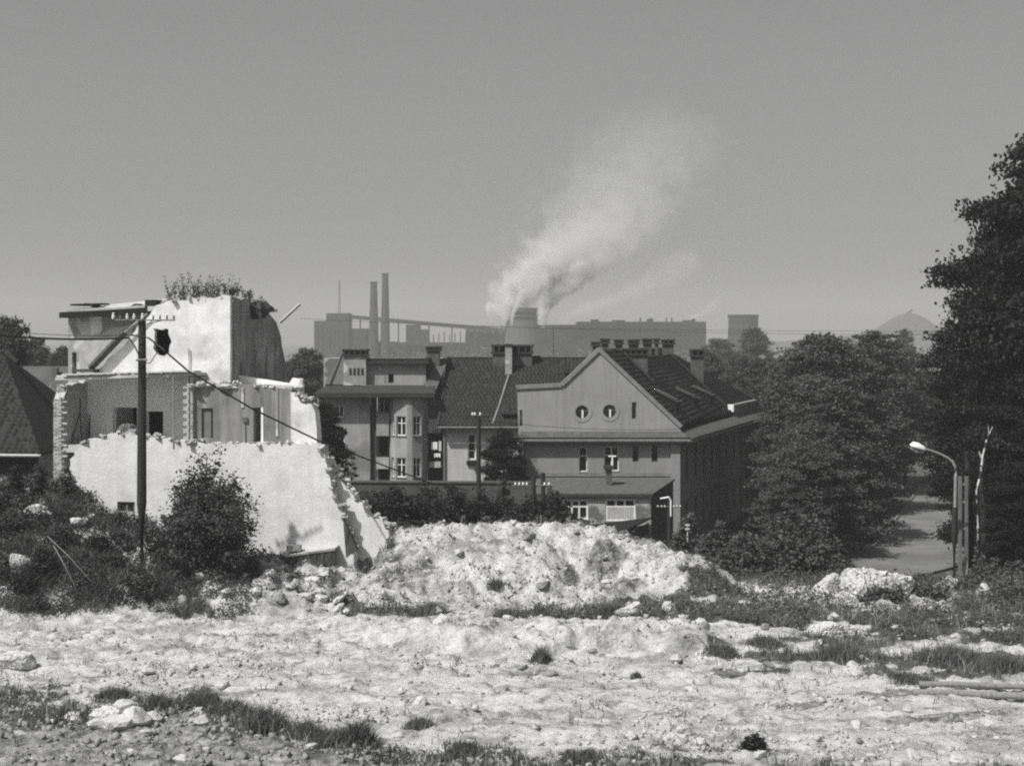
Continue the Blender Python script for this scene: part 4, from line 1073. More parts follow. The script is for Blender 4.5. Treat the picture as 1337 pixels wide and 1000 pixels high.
# shed dormers
for (u0, v0, u1, v1) in ((849, 506, 884, 538), (878, 505, 907, 536), (900, 502, 928, 531)):
    top = ray_plane(u0, v0, a3, nrm); bot = ray_plane(u1, v1, a3, nrm)
    downs = (b3 - a3).normalized(); rt = dS.normalized(); wdt = 1.25
    L_ = (bot - top).dot(downs)
    base = top + downs * L_ * 1.0; lift = Vector((0, 0, .8)) - downs * .1
    T0_, T1_ = top, top + rt * wdt; B0_, B1_ = base, base + rt * wdt
    d_ = MB().add([tuple(q) for q in (T0_, T1_, B0_, B1_, B0_ + lift, B1_ + lift)], [(0, 4, 2), (1, 3, 5), (2, 4, 5, 3)]).build('dormer', M['tar_and_shade'], hc_, recalc=False)  # cheeks and front near-black: shade under the dormer roof put into the colour
    mb = MB(); slab(mb, [B0_ + lift + downs * .2 - rt * .1, B1_ + lift + downs * .2 + rt * .1, T1_ + rt * .1, T0_ - rt * .1], .05); mb.build('dormer_roof', M['roof_tile'], d_)
    g_ = (B0_ + B1_) / 2; MB().add([tuple(B0_ + rt * .15 + Vector((.02, -.003, .08))), tuple(B1_ - rt * .15 + Vector((.02, -.003, .08))), tuple(B1_ - rt * .15 + Vector((.02, -.003, .5))), tuple(B0_ + rt * .15 + Vector((.02, -.003, .5)))], [(0, 1, 2, 3)]).build('pane', M['glass'], d_, recalc=False)
# chimneys on the ridge
def chimney(parent, u0, v0, u1, v1, Y, depth, body_v=None, caph=None, bodym='chimney', inset=.12):
    p, q = at(u0, v0, Y), at(u1, v1, Y); capb = at(u0, v0 + (caph or 8), Y).z
    zb_ = at(u0, body_v or v1, Y).z
    c = MB().box(p.x + inset, q.x - inset, Y + inset, Y + depth - inset, zb_, capb + .05).build('chimney', M[bodym], parent)
    cp = MB().box(p.x, q.x, Y, Y + depth, capb, capb + .12).box(p.x, q.x, Y, Y + depth, p.z - .12, p.z)
    n = max(2, int((q.x - p.x) / .45))
    for i in range(n + 1):
        x_ = p.x + .06 + (q.x - p.x - .24) * i / n
        cp.box(x_, x_ + .12, Y + .03, Y + .18, capb + .12, p.z - .12); cp.box(x_, x_ + .12, Y + depth - .18, Y + depth - .03, capb + .12, p.z - .12)
    cp.build('chimney_cap', M['chimney_cap'], c)
    MB().box(p.x + .22, q.x - .22, Y + .25, Y + depth - .25, capb + .125, p.z - .125).build('flue', M['dark_hole'], c)
    return c
for (u0, u1, v0, v1, Y) in ((784, 797, 442, 458, 103), (802, 815, 443, 458, 105), (820, 836, 443, 459, 107), (839, 853, 442, 459, 110), (854, 862, 442, 458, 112), (864, 882, 443, 457, 113.5)):
    chimney(hc_, u0, v0, u1, v1, Y, .9, body_v=v1 + 6, caph=7)
pb = ray_plane(848, 495, a3, nrm)
chimney(hc_, 821, 455, 848, 492, pb.y - .4, 1.3, body_v=505, caph=9)
pb = ray_plane(915, 494, a3, nrm)
chimney(hc_, 902, 456, 921, 492, pb.y - 1.6, 1.3, body_v=505, caph=10)
chimney(hc_, 772, 446, 784, 460, 106, .9, body_v=470, caph=6)

# ---- annex in front of the gabled house
FA = Fr(*at(850, 660, 88).xy, 0)
ax_ = thing('annex', (FA.O.x - 4, 89, -4.2), 'low white annex with two barred windows and a lean-to roof before the gabled house', 'outbuilding')
A1 = FA.rect(735, 652, 768, 678); A2 = FA.rect(790, 651, 830, 680)
sL2 = FA.px(715, 660)[0]; zt2 = FA.px(780, 644)[1]
MB().prism(FA, [(sL2, -4.6), (0, -4.6), (0, zt2), (sL2, zt2)], [hole(A1), hole(A2)], 0, .35).build('front_wall', M['annex_render'], ax_)
window(FA, ax_, A1, 0, .05, 3, 2, .11); window(FA, ax_, A2, 0, .05, 3, 2, .12, curtain=True)
pR = at(879, 625, 93); 
zr = pR.z
FAS = Fr(FA.O.x, FA.O.y, math.degrees(math.atan2(93 - 88, pR.x - FA.O.x)))
LL = (Vector((pR.x, 93)) - FA.O).length
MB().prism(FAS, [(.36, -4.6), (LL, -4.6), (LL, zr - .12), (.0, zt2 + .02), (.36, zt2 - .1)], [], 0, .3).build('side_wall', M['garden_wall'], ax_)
MB().fbox(FA, sL2, 0, 0, 0, 0, 0) if False else None
eLft = FA.px(700, 645)[0]
mb = MB(); slab(mb, [FA.pt(eLft, -.1, zt2), FA.pt(.1, -.1, zt2), Vector((pR.x + .1, 93, zr)), Vector((at(700, 625, 93).x, 93, zr))], .12); r_ = mb.build('roof', M['chimney'], ax_)
MB().fbox(FA, eLft, .05, -.2, -.11, zt2 - .2, zt2 - .06).build('gutter', M['chimney_cap'], ax_)
zz_ = (zt2 + zr) / 2
c = chimney(ax_, 789, 608, 802, 632, 90.5, .8, body_v=640, caph=5)
s_ = FA.px(800, 596, 2.6)
MB().tube([FA.pt(s_[0], 2.7, s_[1] - .6), FA.pt(s_[0], 2.7, s_[1])], .05, 6).tube([FA.pt(s_[0] - .25, 2.7, s_[1]), FA.pt(s_[0] + .2, 2.7, s_[1])], .05, 6).build('vent_pipe', M['frame_paint'], c)
# small lean-to shed before the annex
sh = thing('shed', (at(810, 690, 85).x, 85, -4), 'dark lean-to shed roof rising against the annex wall', 'shed')
P = [at(745, 688, 84.5), at(800, 700, 83.5), at(851, 675, 87.8), at(790, 683, 87.8)]
mb = MB(); slab(mb, P, .1); mb.build('roof', M['tar_and_shade'], sh)
for u_, v_, Y_ in ((750, 692, 84.6), (800, 700, 83.7), (846, 682, 87.3)): q = at(u_, v_, Y_); MB().box(q.x - .07, q.x + .07, Y_ - .07, Y_ + .07, tz(q.x, Y_) - .2, q.z - .03).build('post', M['timber'], sh)
q0, q1 = at(800, 700, 83.75), at(848, 680, 87.4); MB().hexa([(q0.x, q0.y, -4.6), (q1.x, q1.y, -4.6), (q1.x, q1.y + .1, -4.6), (q0.x, q0.y + .1, -4.6), (q0.x, q0.y, q0.z - .11), (q1.x, q1.y, q1.z - .11), (q1.x, q1.y + .1, q1.z - .11), (q0.x, q0.y + .1, q0.z - .11)]).build('wall', M['timber'], sh)
# dark garden wall running left from the annex
GW = Fr(*at(720, 640, 93).xy, -3)
wl_ = thing('garden_wall', GW.pt(-6, 0, -4), 'long dark rendered wall in front of the middle houses', 'wall')
sA, zA = GW.px(455, 628); sB, zB = GW.px(716, 629)
MB().fbox(GW, sA - 3, sB, 0, .35, -4.6, zB - .1).build('wall_face', M['garden_wall'], wl_)
MB().fbox(GW, sA - 3, sB, -.08, .43, zB - .1, zB).build('coping', M['chimney'], wl_)

# ================================================================== HOUSE B (long roof)
FB = Fr(*at(578, 590, 105).xy, 0)
hb = thing('middle_house', FB.pt(3, 3, -4), 'white walled house under a long dark tiled roof behind the gabled house', 'house')
wB = FB.rect(611, 567, 621, 600)
zeB = FB.px(600, 556)[1]
xr = FB.px(700, 600)[0]
MB().prism(FB, [(.05, -4.6), (xr, -4.6), (xr, zeB), (.05, zeB)], [hole(wB)], 0, .4).build('front_wall', M['pale_render'], hb)
window(FB, hb, wB, 0, .12, 1, 3, .07)
MB().fbox(FB, .06, .16, -.14, -.003, -4.5, zeB - .1).build('downpipe', M['frame_dark'], hb)
MB().fbox(FB, wB[0] - .1, wB[1] + .1, -.16, -.07, wB[2] - .35, wB[2] - .08).build('window_box', M['tar_and_shade'], hb)
e0 = at(572, 556, 104.4); e1 = Vector((12, 104.4, e0.z)); rg0 = at(586, 467, 111); rg1 = at(830, 467, 111)
mb = MB(); slab(mb, [e0, e1, rg1, rg0], .2); ro = mb.build('roof', M['roof_tile_dark'], hb)
tiles('roof_tile', ro, [(e0, e1, rg1, rg0)], M['roof_tile_dark'], tw=.28, th=.34, lift=.014)
rbk = Vector((rg0.x, 118, rg0.z - 4.5)); rbk1 = Vector((rg1.x, 118, rg0.z - 4.5))
mb = MB(); slab(mb, [rbk1, rbk, rg0 + Vector((0, .01, 0)), rg1 + Vector((0, .01, 0))], .2); mb.build('roof', M['roof_tile_dark'], hb)
MB().tube([rg0 + Vector((0, 0, .03)), rg1 + Vector((0, 0, .03))], .13, 6).build('ridge', M['chimney'], hb)
MB().tube([e0 + Vector((0, -.05, -.12)), e1 + Vector((0, -.05, -.12))], .1, 6).build('gutter', M['metal'], hb)
MB().tube([rg0 + Vector((0, 0, .06)), e0 + Vector((0, 0, .06))], .1, 4).build('verge', M['chimney_cap'], hb)
chimney(hb, 641, 450, 697, 480, 110, 1.0, body_v=478, caph=12)
c = chimney(hb, 659, 449, 669, 492, 109.3, .66, body_v=494, caph=4, bodym='old_plaster', inset=.03)
MB().tube([at(664, 490, 109.0), at(652, 528, 106.4), at(643, 553, 104.6)], .07, 5).build('roof_ladder', M['cornice'], hb)
MB().tube([at(745, 480, 109.3), at(745, 478, 109.3)], .1, 5)
MB().fbox(Fr(*at(745, 480, 109).xy, 0), -.5, .9, 0, .9, at(745, 487, 109).z, at(745, 481, 109).z).build('skylight', M['chimney_cap'], hb)
sB1 = Fr(*at(655, 537, 105).xy, 0)
MB().fbox(sB1, 0, .9, -.1, .5, at(655, 541, 105).z, at(655, 537.5, 105).z).build('skylight', M['chimney_cap'], hb)
MB().tube([at(722, 470, 111), at(722, 425, 111)], .035, 4).build('antenna', M['metal'], hb)

# ================================================================== HOUSE A (with bay)
YA = 106
FH = Fr(*at(487, 560, YA).xy, 0)
ha = thing('apartment_house', (FH.O.x, YA + 4, -4), 'pale apartment house with a rounded bay and balconies behind the ruin', 'house')
zt3 = FH.px(490, 518)[1]
wl1 = FH.rect(437, 530, 449, 545); wl2 = FH.rect(437, 569, 450, 600)
MB().prism(FH, [(FH.px(414, 560)[0], -4.6), (FH.px(483, 560)[0], -4.6), (FH.px(483, 560)[0], zt3), (FH.px(414, 560)[0], zt3)], [hole(wl1), hole(wl2)], 0, .4).build('front_wall', M['flat_render'], ha)
window(FH, ha, wl1, 0, .12, 2, 1, .07); window(FH, ha, wl2, 0, .12, 2, 2, .07)
MB().fbox(FH, FH.px(483.5, 560)[0], FH.px(491, 560)[0], .25, .6, -4.6, zt3).build('recess_wall', M['timber'], ha)
# loggia column with two balconies
l0, l1 = FH.px(491, 560)[0], FH.px(508, 560)[0]
MB().fbox(FH, l0, l1, 1.3, 1.6, -4.6, zt3).build('loggia_wall', M['flat_render'], ha)
for (va, vb, nm) in ((539, 569, 'balcony'), (597, 612, 'balcony')):
    z1_, z0_ = FH.px(500, va)[1], FH.px(500, vb)[1]
    b_ = MB().fbox(FH, l0 + .02, l1 - .02, .0, .12, z0_, z1_).fbox(FH, l0 + .02, l1 - .02, .12, 1.29, z0_, z0_ + .15).build(nm, M['flat_render'] if va < 560 else M['annex_render'], ha)
for va, vb in ((520, 538), (572, 596), (613, 627)):
    z1_, z0_ = FH.px(500, va)[1], FH.px(500, vb)[1]
    MB().fbox(FH, l0 + .15, l1 - .2, 1.25, 1.298, z0_, z1_).build('balcony_door', M['glass'], ha)
MB().fbox(FH, l0 + .12, l0 + .2, 1.15, 1.24, FH.px(500, 538)[1], FH.px(500, 520)[1]).fbox(FH, l0 + .42, l0 + .5, 1.15, 1.24, FH.px(500, 538)[1], FH.px(500, 520)[1]).build('door_frame', M['frame_paint'], ha)
# bay: polygonal rounded front
cxb = (FH.px(508, 560)[0] + FH.px(558, 560)[0]) / 2; Rb = (FH.px(558, 560)[0] - FH.px(508, 560)[0]) / 2
segs = []
angs = [math.radians(a) for a in (180, 205, 228, 269, 284, 318, 345, 360)]
prof = [(cxb + Rb * math.cos(a), .55 + 1.25 * math.sin(a)) for a in angs]
bay = None
winsets = {1: .5, 3: 1, 5: .8}
zrow = [(FH.px(525, 568)[1], FH.px(525, 543)[1]), (FH.px(525, 622)[1], FH.px(525, 597)[1])]
for i in range(len(prof) - 1):
    p0, p1 = FH.pt(prof[i][0], prof[i][1], 0), FH.pt(prof[i + 1][0], prof[i + 1][1], 0)
    fs_ = Fr(p0.x, p0.y, math.degrees(math.atan2(p1.y - p0.y, p1.x - p0.x))); LN = (p1 - p0).length
    hs = []
    if i in (1, 2, 4):
        ww = .76 * LN
        for z0_, z1_ in zrow: hs.append(((LN - ww) / 2, (LN + ww) / 2, z0_, z1_))
        if i == 1: hs = [(LN * .2, LN * .8, a, b) for _, _, a, b in hs]
    w_ = MB().prism(fs_, [(0, -4.6), (LN, -4.6), (LN, zt3), (0, zt3)], [hole(q) for q in hs], 0, .3).build('bay_wall', M['flat_render'], ha)
    for q in hs: window(fs_, ha, q, 0, .1, 2 if i in (2, 4) else 1, 2, .06)
flt = FH.rect(519, 530, 528, 541)
# recess with balconies to the right of the bay
r0, r1 = FH.px(558, 560)[0], FH.px(577, 560)[0]
MB().fbox(FH, r0 - .1, r1 - .05, 1.6, 1.9, -4.6, 4.2).build('recess_wall', M['timber'], ha)
MB().fbox(FH, r0 - .35, r0, .3, 1.6, -4.6, zt3).build('recess_pier', M['annex_render'], ha)
for va, vb in ((547, 566), (603, 611)):
    MB().fbox(FH, r0 + .05, r1 - .1, .4, .5, FH.px(565, vb)[1], FH.px(565, va)[1]).fbox(FH, r0 + .05, r1 - .1, .5, 1.59, FH.px(565, vb)[1], FH.px(565, vb)[1] + .12).build('balcony', M['annex_render'], ha)
for i, (u0, v0, u1, v1) in enumerate(((563, 577, 571, 587), (573, 576, 576, 589), (567, 592, 575, 597))):
    rc = FH.rect(u0, v0, u1, v1, .3)
    o = MB()
    n = 5
    for k in range(n): 
        a = rc[0] + (rc[1] - rc[0]) * k / n; b = rc[0] + (rc[1] - rc[0]) * (k + 1) / n
        o.fbox(FH, a, b, .3 + .03 * (k % 2), .33 + .03 * (k % 2), rc[2] + .05 * (k % 2), rc[3])
    put_props(o.build('laundry', M['cloth']), ['white sheet hung on the balcony line beside the bay', 'narrow white cloth hung at the right end of the balcony line', 'small white cloth hanging lowest on the balcony beside the bay'][i], 'laundry')
# eaves band and its little roof
mb = MB(); slab(mb, [FH.pt(FH.px(412, 515)[0], -.9, FH.px(412, 518)[1] + .28), FH.pt(FH.px(569, 515)[0], -.9, FH.px(412, 518)[1] + .28), FH.pt(FH.px(566, 500)[0], 1.0, FH.px(412, 504)[1]), FH.pt(FH.px(425, 500)[0], 1.0, FH.px(412, 504)[1])], .12); er = mb.build('eave_roof', M['chimney_cap'], ha)
MB().fbox(FH, FH.px(413, 515)[0], FH.px(568, 515)[0], -.95, -.75, zt3 + .0, zt3 + .24).build('fascia', M['chimney_cap'], ha)
MB().fbox(FH, FH.px(414, 515)[0], FH.px(567, 515)[0], -.75, .9, zt3 + .003, zt3 + .12).build('soffit', M['chimney'], ha)
# attic storey
TA = 1.3
aw = FH.rect(507, 488, 514, 500, TA)
z0_ = FH.px(500, 503, TA)[1]
MB().prism(FH, [(FH.px(478, 490, TA)[0], z0_), (FH.px(556, 490, TA)[0], z0_), (FH.px(556, 490, TA)[0], FH.px(500, 475, TA)[1]), (FH.px(478, 490, TA)[0], FH.px(500, 475, TA)[1])], [hole((aw[0], aw[1], max(aw[2], z0_ + .02), aw[3]))], TA, TA + .3).build('attic_wall', M['flat_render'], ha)
MB().fbox(FH, aw[0], aw[1], TA + .2, TA + .21, z0_, aw[3]).build('attic_pane', M['glass'], ha)
MB().fbox(FH, FH.px(476, 470, TA)[0], FH.px(560, 470, TA)[0], TA - .4, TA + 5, FH.px(500, 475, TA)[1] + .003, FH.px(500, 467, TA)[1]).build('attic_roof', M['chimney_cap'], ha)
MB().fbox(FH, FH.px(476, 470, TA)[0], FH.px(556, 470, TA)[0], TA - .45, TA - .39, FH.px(500, 468, TA)[1], FH.px(500, 466, TA)[1]).build('roof_edge', M['cornice'], ha)
# mansard slopes both sides
mb = MB(); p = lambda u, v, t: FH.pt(FH.px(u, v, t)[0], t, FH.px(u, v, t)[1])
def slopeface(mb, P):
    mb.add([tuple(q) for q in P], [tuple(range(len(P)))])
mb = MB(); slab(mb, [p(424, 502, 1.0), p(450, 502, 1.0), p(450, 462, 4.0), p(446, 462, 4.0)], .15); mb.build('roof_slope', M['chimney'], ha); mb = MB(); slab(mb, [p(553, 502, .9), p(568, 512, .3), p(586, 468, 4.2), p(572, 468, 4.0)], .15); mb.build('roof_slope', M['chimney'], ha)
MB().tube([p(431, 502, .9), p(447, 463, 3.9)], .07, 4).build('verge', M['chimney_cap'], ha)
MB().fbox(FH, FH.px(420, 500, 3)[0], FH.px(575, 500, 3)[0], 4.2, 9, -4.6, FH.px(500, 468, 4.2)[1]).build('rear_block', M['annex_render'], ha)
ch = chimney(ha, 446, 456, 480, 500, YA + .7, 1.5, body_v=503, caph=9, bodym='old_plaster')
for i in range(4):
    q = at(457.5 + i * 5.2, 486, YA + .8); MB().box(q.x - .08, q.x + .08, YA + .80, YA + .815, q.z - .2, q.z + .28).build('flue_slot', M['dark_hole'], ch)
chimney(ha, 555, 452, 576, 490, YA + 3.0, 1.5, body_v=500, caph=6)
MB().tube([at(496, 490, YA + 1), at(496, 445, YA + 1)], .03, 4).build('antenna', M['metal'], ha)

# ================================================================== HOUSE AT LEFT (big dark roof)
hl_ = thing('barn_house', (at(20, 600, 74).x, 76, 0), 'low house with a big dark roof at the left edge behind the ruin', 'house')
e0, e1 = at(-160, 590, 71), at(54, 592, 71); r0, r1 = at(-160, 462, 77), at(8, 466, 77)
hipb = at(60, 560, 80)
mb = MB(); slab(mb, [e0, e1, r1, r0], .18); rf = mb.build('roof', M['roof_tile_dark'], hl_)
tiles('roof_tile', rf, [(e0, e1, r1, r0)], M['roof_tile_dark'], tw=.3, th=.3, lift=.01)
hb_ = Vector((e1.x + .3, 83, e1.z)); mb = MB(); slab(mb, [e1, hb_, r1 + Vector((0, .3, 0)), r1], .15); mb.build('roof', M['roof_tile_dark'], hl_)
mb = MB(); slab(mb, [hb_, Vector((e0.x, 83, e0.z)), r0, r1], .15); mb.build('roof', M['roof_tile_dark'], hl_)
MB().tube([e0 + Vector((0, -.05, -.1)), e1 + Vector((0, -.05, -.1))], .08, 6).build('gutter', M['old_plaster'], hl_)
x0_ = e0.x; x1_ = e1.x - .5
MB().box(x0_, x1_, 71.9, 72.2, 0, e0.z + .2).build('front_wall', mat('barn_wall', .05, .3, 2), hl_)
MB().box(x1_ - .3, x1_, 72.2, 82.5, 0, e0.z - .1).build('side_wall', M['annex_render'], hl_)
MB().tube([at(10, 462, 77), at(24, 474, 76)], .14, 4).build('roof_hatch', M['tar_and_shade'], hl_)
h2_ = thing('rear_house', (at(66, 520, 88).x, 90, -1), 'second dark roofed house between the left roof and the ruin', 'house')
mb = MB(); slab(mb, [at(28, 560, 85), at(200, 560, 85), at(190, 479, 90), at(30, 478, 90)], .18); mb.build('roof', M['roof_tile'], h2_)
q0, q1 = at(30, 560, 86), at(195, 560, 86); MB().box(q0.x, q1.x, 86, 95, -3, q0.z - .1).build('wall', M['annex_render'], h2_)
q = at(71, 485, 89); MB().box(q.x - .15, q.x + .15, 89, 89.4, q.z - .5, q.z + .2).build('vent_pipe', M['metal'], h2_)

# ================================================================== TREES
def treepx(u, vtop, Y, wpx, kind, label, group=None, name='tree'):
    x = (u - CX) / F * Y; z = tz(x, Y); top = H + (VH - vtop) / F * Y
    return tree(x, Y, top - z, wpx / F * Y, kind, label, group, name)
G1 = 'trees along the left side of the road'; G2 = 'dark trees at the right edge'; G3 = 'trees behind the houses'
G4 = 'bushes before the garden wall'; G5 = 'bushes at the road bend'; G6 = 'distant woods trees'
for a in ((1072, 436, 122, 150, 'round', 'broad leafy tree whose crown stands out against the sky left of the slag heap', G1),
          (1142, 430, 137, 130, 'tall', 'tall leafy tree whose top reaches the skyline right beside the slag heap', G1),
          (1034, 462, 130, 104, 'round2', 'leafy tree just right of the gabled house roof', G1),
          (1182, 462, 145, 90, 'round', 'leafy tree standing at the road just left of the dark right trees', G1),
          (1066, 486, 110, 150, 'cone', 'layered tree in the middle of the wood left of the road', G1),
          (1092, 500, 106, 150, 'cone', 'layered tree with drooping tiers nearest the road on its left', G1),
          (1140, 515, 124, 110, 'round2', 'leafy tree hanging over the left edge of the road', G1),
          (1024, 520, 113, 84, 'tall', 'leafy tree near the far corner of the gabled house', G1),
          (1052, 575, 98, 130, 'round', 'low bushy tree before the layered trees', G1),
          (1030, 610, 94, 80, 'round2', 'low bushy tree out from the long side wall of the gabled house', G1),
          (1078, 600, 98, 80, 'round', 'low bushy tree at the left kerb of the road', G1),
          (1130, 560, 128, 80, 'cone', 'layered tree casting shade on the middle of the road', G1),
          (1100, 470, 150, 140, 'round2', 'tree in the second row behind the skyline trees', G1),
          (992, 466, 145, 76, 'tall', 'leafy tree just behind the far hip of the gabled house', G1),
          (1228, 500, 215, 110, 'dark', 'dark tree closing the far end of the road', G1),
          (1190, 520, 200, 90, 'dark', 'dark tree left of the far end of the road', G1),
          (1270, 480, 190, 120, 'dark', 'dark tree right of the far end of the road', G1),
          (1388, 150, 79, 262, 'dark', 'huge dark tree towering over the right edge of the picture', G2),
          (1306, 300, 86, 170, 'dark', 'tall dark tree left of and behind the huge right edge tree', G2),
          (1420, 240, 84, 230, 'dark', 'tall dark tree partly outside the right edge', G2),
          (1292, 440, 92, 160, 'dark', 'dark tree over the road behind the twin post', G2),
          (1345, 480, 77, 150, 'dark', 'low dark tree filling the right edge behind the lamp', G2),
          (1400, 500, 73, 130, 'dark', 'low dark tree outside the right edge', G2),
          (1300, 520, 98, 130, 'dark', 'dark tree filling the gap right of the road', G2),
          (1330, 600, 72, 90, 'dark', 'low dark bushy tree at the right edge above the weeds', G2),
          (400, 455, 150, 75, 'round', 'dark tree between the ruin and the apartment house', G3),
          (432, 478, 135, 50, 'round2', 'smaller tree close to the left chimney of the apartment house', G3),
          (372, 470, 170, 60, 'round2', 'tree directly behind the right edge of the ruin', G3),
          (424, 522, 97, 66, 'dark', 'dark tree shading the left windows of the apartment house', G3),
          (657, 556, 99, 62, 'dark', 'dark tree between the white house wall and the gabled house', G3),
          (690, 575, 103, 40, 'tall', 'slim dark tree by the left corner of the gabled house', G3),
          (10, 414, 112, 95, 'round', 'leafy tree rising above the left dark roof', G3),
          (48, 438, 170, 60, 'round2', 'hazy tree between the left tree and the ruin', G3),
          (82, 452, 150, 50, 'round', 'low tree touching the left side of the ruin tower', G3),
          (925, 458, 175, 60, 'round', 'tree just behind the right chimney of the gabled house', G3),
          (965, 462, 165, 70, 'round2', 'tree below the cooling tower', G3),
          (990, 478, 150, 60, 'round', 'tree right of the cooling tower base', G3),
          (985, 428, 330, 60, 'round', 'pale hazy tree in front of the cooling tower', G6),
          (938, 440, 350, 70, 'round2', 'pale hazy tree between the long works and the cooling tower', G6),
          (1180, 428, 300, 40, 'tall', 'pale hazy tree before the slag heap', G6)):
    treepx(*a)
# bare birch snag
b = thing('birch_snag', (at(1275, 770, 75).x, 75, tz(at(1275, 770, 75).x, 75)), 'slim white trunked dead birch among the dark right trees', 'tree')
MB().tube([(at(1276, 700, 75).x, 75, tz(at(1276, 770, 75).x, 75) - .2), at(1277, 690, 75), at(1275, 640, 75), at(1281, 618, 75), at(1283, 596, 75), at(1288, 575, 75), at(1296, 557, 75)], [.06, .055, .05, .07, .05, .035, .015], 6).tube([at(1288, 577, 75), at(1291, 566, 75), at(1290, 552, 75)], [.04, .03, .02], 5).tube([at(1283, 600, 75), at(1279, 592, 75), at(1277, 584, 74.9)], [.05, .04, .02], 5).build('trunk', M['birch'], b)
for u_ in (1266, 1283):
    q = at(u_, 600, 76.5); zt_ = tz(q.x, 76.5); o = MB().tube([(q.x, 76.5, zt_ - .3), (q.x + .08, 76.5, zt_ + 2.5), (q.x - .1, 76.6, q.z + .4)], [.24, .18, .12], 8).build('bare_tree', M['bark'])
    put_props(o, 'dark bare trunk standing right beside the twin post' if u_ == 1266 else 'dark bare trunk just right of the dead birch foot', 'tree')

# bushes
def shrubpx(u, vtop, Y, wpx, label, group=None, seed=1, mat_='leaf', **k):
    x = (u - CX) / F * Y; z = tz(x, Y); top = H + (VH - vtop) / F * Y
    return shrub(x, Y, max(.4, top - z), wpx / F * Y, label, group=group, seed=seed, mat_=mat_, **k)
shrubpx(270, 590, 58.8, 158, 'big round leafy shrub growing before the white wall beside the wooden pole', seed=3, nstem=44, dens=1.2, size=.085, per=34, spiky=.3, cone=.5, mat_='leaf')
for i, (u, v, w) in enumerate(((478, 645, 90), (515, 636, 90), (552, 636, 80), (590, 632, 80), (628, 640, 90), (660, 632, 90), (692, 650, 70), (722, 640, 60), (745, 668, 50))):
    shrubpx(u, v, 83.5 + (i % 3), w, ['leafy bush at the left end of the garden wall', 'leafy bush second from the left end of the garden wall', 'wide bush below the balconies of the apartment house', 'wide bush below the white house wall', 'bush around the foot of the pole with three insulators', 'bush left of the short dark pole', 'bush around the short dark pole', 'bush overlapping the left annex window', 'low bush under the left annex window'][i], G4, 20 + i, 'leaf_dark', nstem=26, dens=1.8, per=26, size=.12, cone=.1)
for i, (u, v, Y, w) in enumerate(((900, 672, 82, 70), (938, 682, 80, 60), (984, 676, 80, 70), (1022, 674, 79, 80), (1055, 672, 79, 90), (1080, 680, 78, 60), (920, 705, 74, 90), (970, 700, 73, 100), (1025, 706, 73, 100), (1068, 712, 73, 80), (1100, 728, 75, 40), (888, 700, 76, 50))):
    shrubpx(u, v, Y, w, 'leafy bush ' + ['nearest the gabled house corner', 'against the long side wall', 'with tall shoots under the low trees', 'in the middle of the back row', 'below the layered trees', 'at the right end of the back row', 'just beyond the right foot of the heap', 'above the low rubble ridge', 'left above the small rock', 'right behind the small rock', 'beside the road bend', 'at the annex post'][i], G5, 40 + i, 'leaf_soft' if i % 3 == 0 else 'leaf', nstem=16, dens=1.3, per=20, size=.13, spiky=.6)
for i, (u, v, Y, w) in enumerate(((20, 606, 59.5, 26), (52, 602, 60, 26), (88, 606, 60.3, 24), (-20, 630, 58, 60), (14, 668, 57.5, 54), (76, 686, 57.3, 46), (128, 706, 57.3, 36), (52, 712, 56, 44), (2, 724, 56, 40), (152, 728, 56.6, 28), (212, 722, 57.5, 28), (104, 748, 55.6, 34), (236, 728, 57, 26), (190, 762, 56, 22), (330, 726, 58.5, 24), (30, 760, 55.2, 30))):
    shrubpx(u, v, Y, w, 'tangled bush ' + ['with thin upright shoots under the left roof', 'of tall stems left of the ruin brick edge', 'of tall stems against the ruin brick edge', 'cut off by the left edge, on the bank top', 'on the bank top near the left edge', 'on the bank top below the brick edge', 'on the bank top left of the small cellar window', 'in the middle of the bank face', 'at the left edge of the bank face', 'on the bank below the cellar window', 'at the foot of the wooden pole', 'low on the bank face', 'just right of the wooden pole foot', 'low on the bank near the pole', 'at the right foot of the big shrub', 'lowest on the bank at the left edge'][i], 'tangled bushes on the left bank', 70 + i, ['leaf_dark', 'leaf', 'weed'][i % 3], nstem=9, dens=.8, per=14, size=.06, spiky=1.0, cone=.2)
for i, (u, v, Y, w) in enumerate(((1290, 742, 66, 80), (1330, 735, 64, 70), (1230, 765, 63, 50), (1190, 782, 60.5, 50), (1270, 780, 61, 50), (1215, 788, 59, 60), (1320, 770, 59, 80), (1150, 785, 57.5, 70))):
    shrubpx(u, v, Y, w, 'leafy weeds ' + ['under the dark right trees', 'at the right edge below the dark trees', 'left of the lamp foot', 'just right of the big white block', 'below the lamp post foot', 'in front of the verge between block and lamp', 'in the lower right corner of the verge', 'before the big white block'][i], 'leafy weeds on the right verge', 100 + i, 'weed', nstem=14, dens=.9, per=14, size=.09, spiky=.6, cat='weeds', name='weed_clump')
shrubpx(985, 962, 20000 / (984 - VH), 30, 'small dark leafy weed at the bottom right of centre', seed=985, nstem=8, dens=.7, per=12, size=.07, cat='weed', mat_='leaf_dark', name='weed_clump', cone=.1)
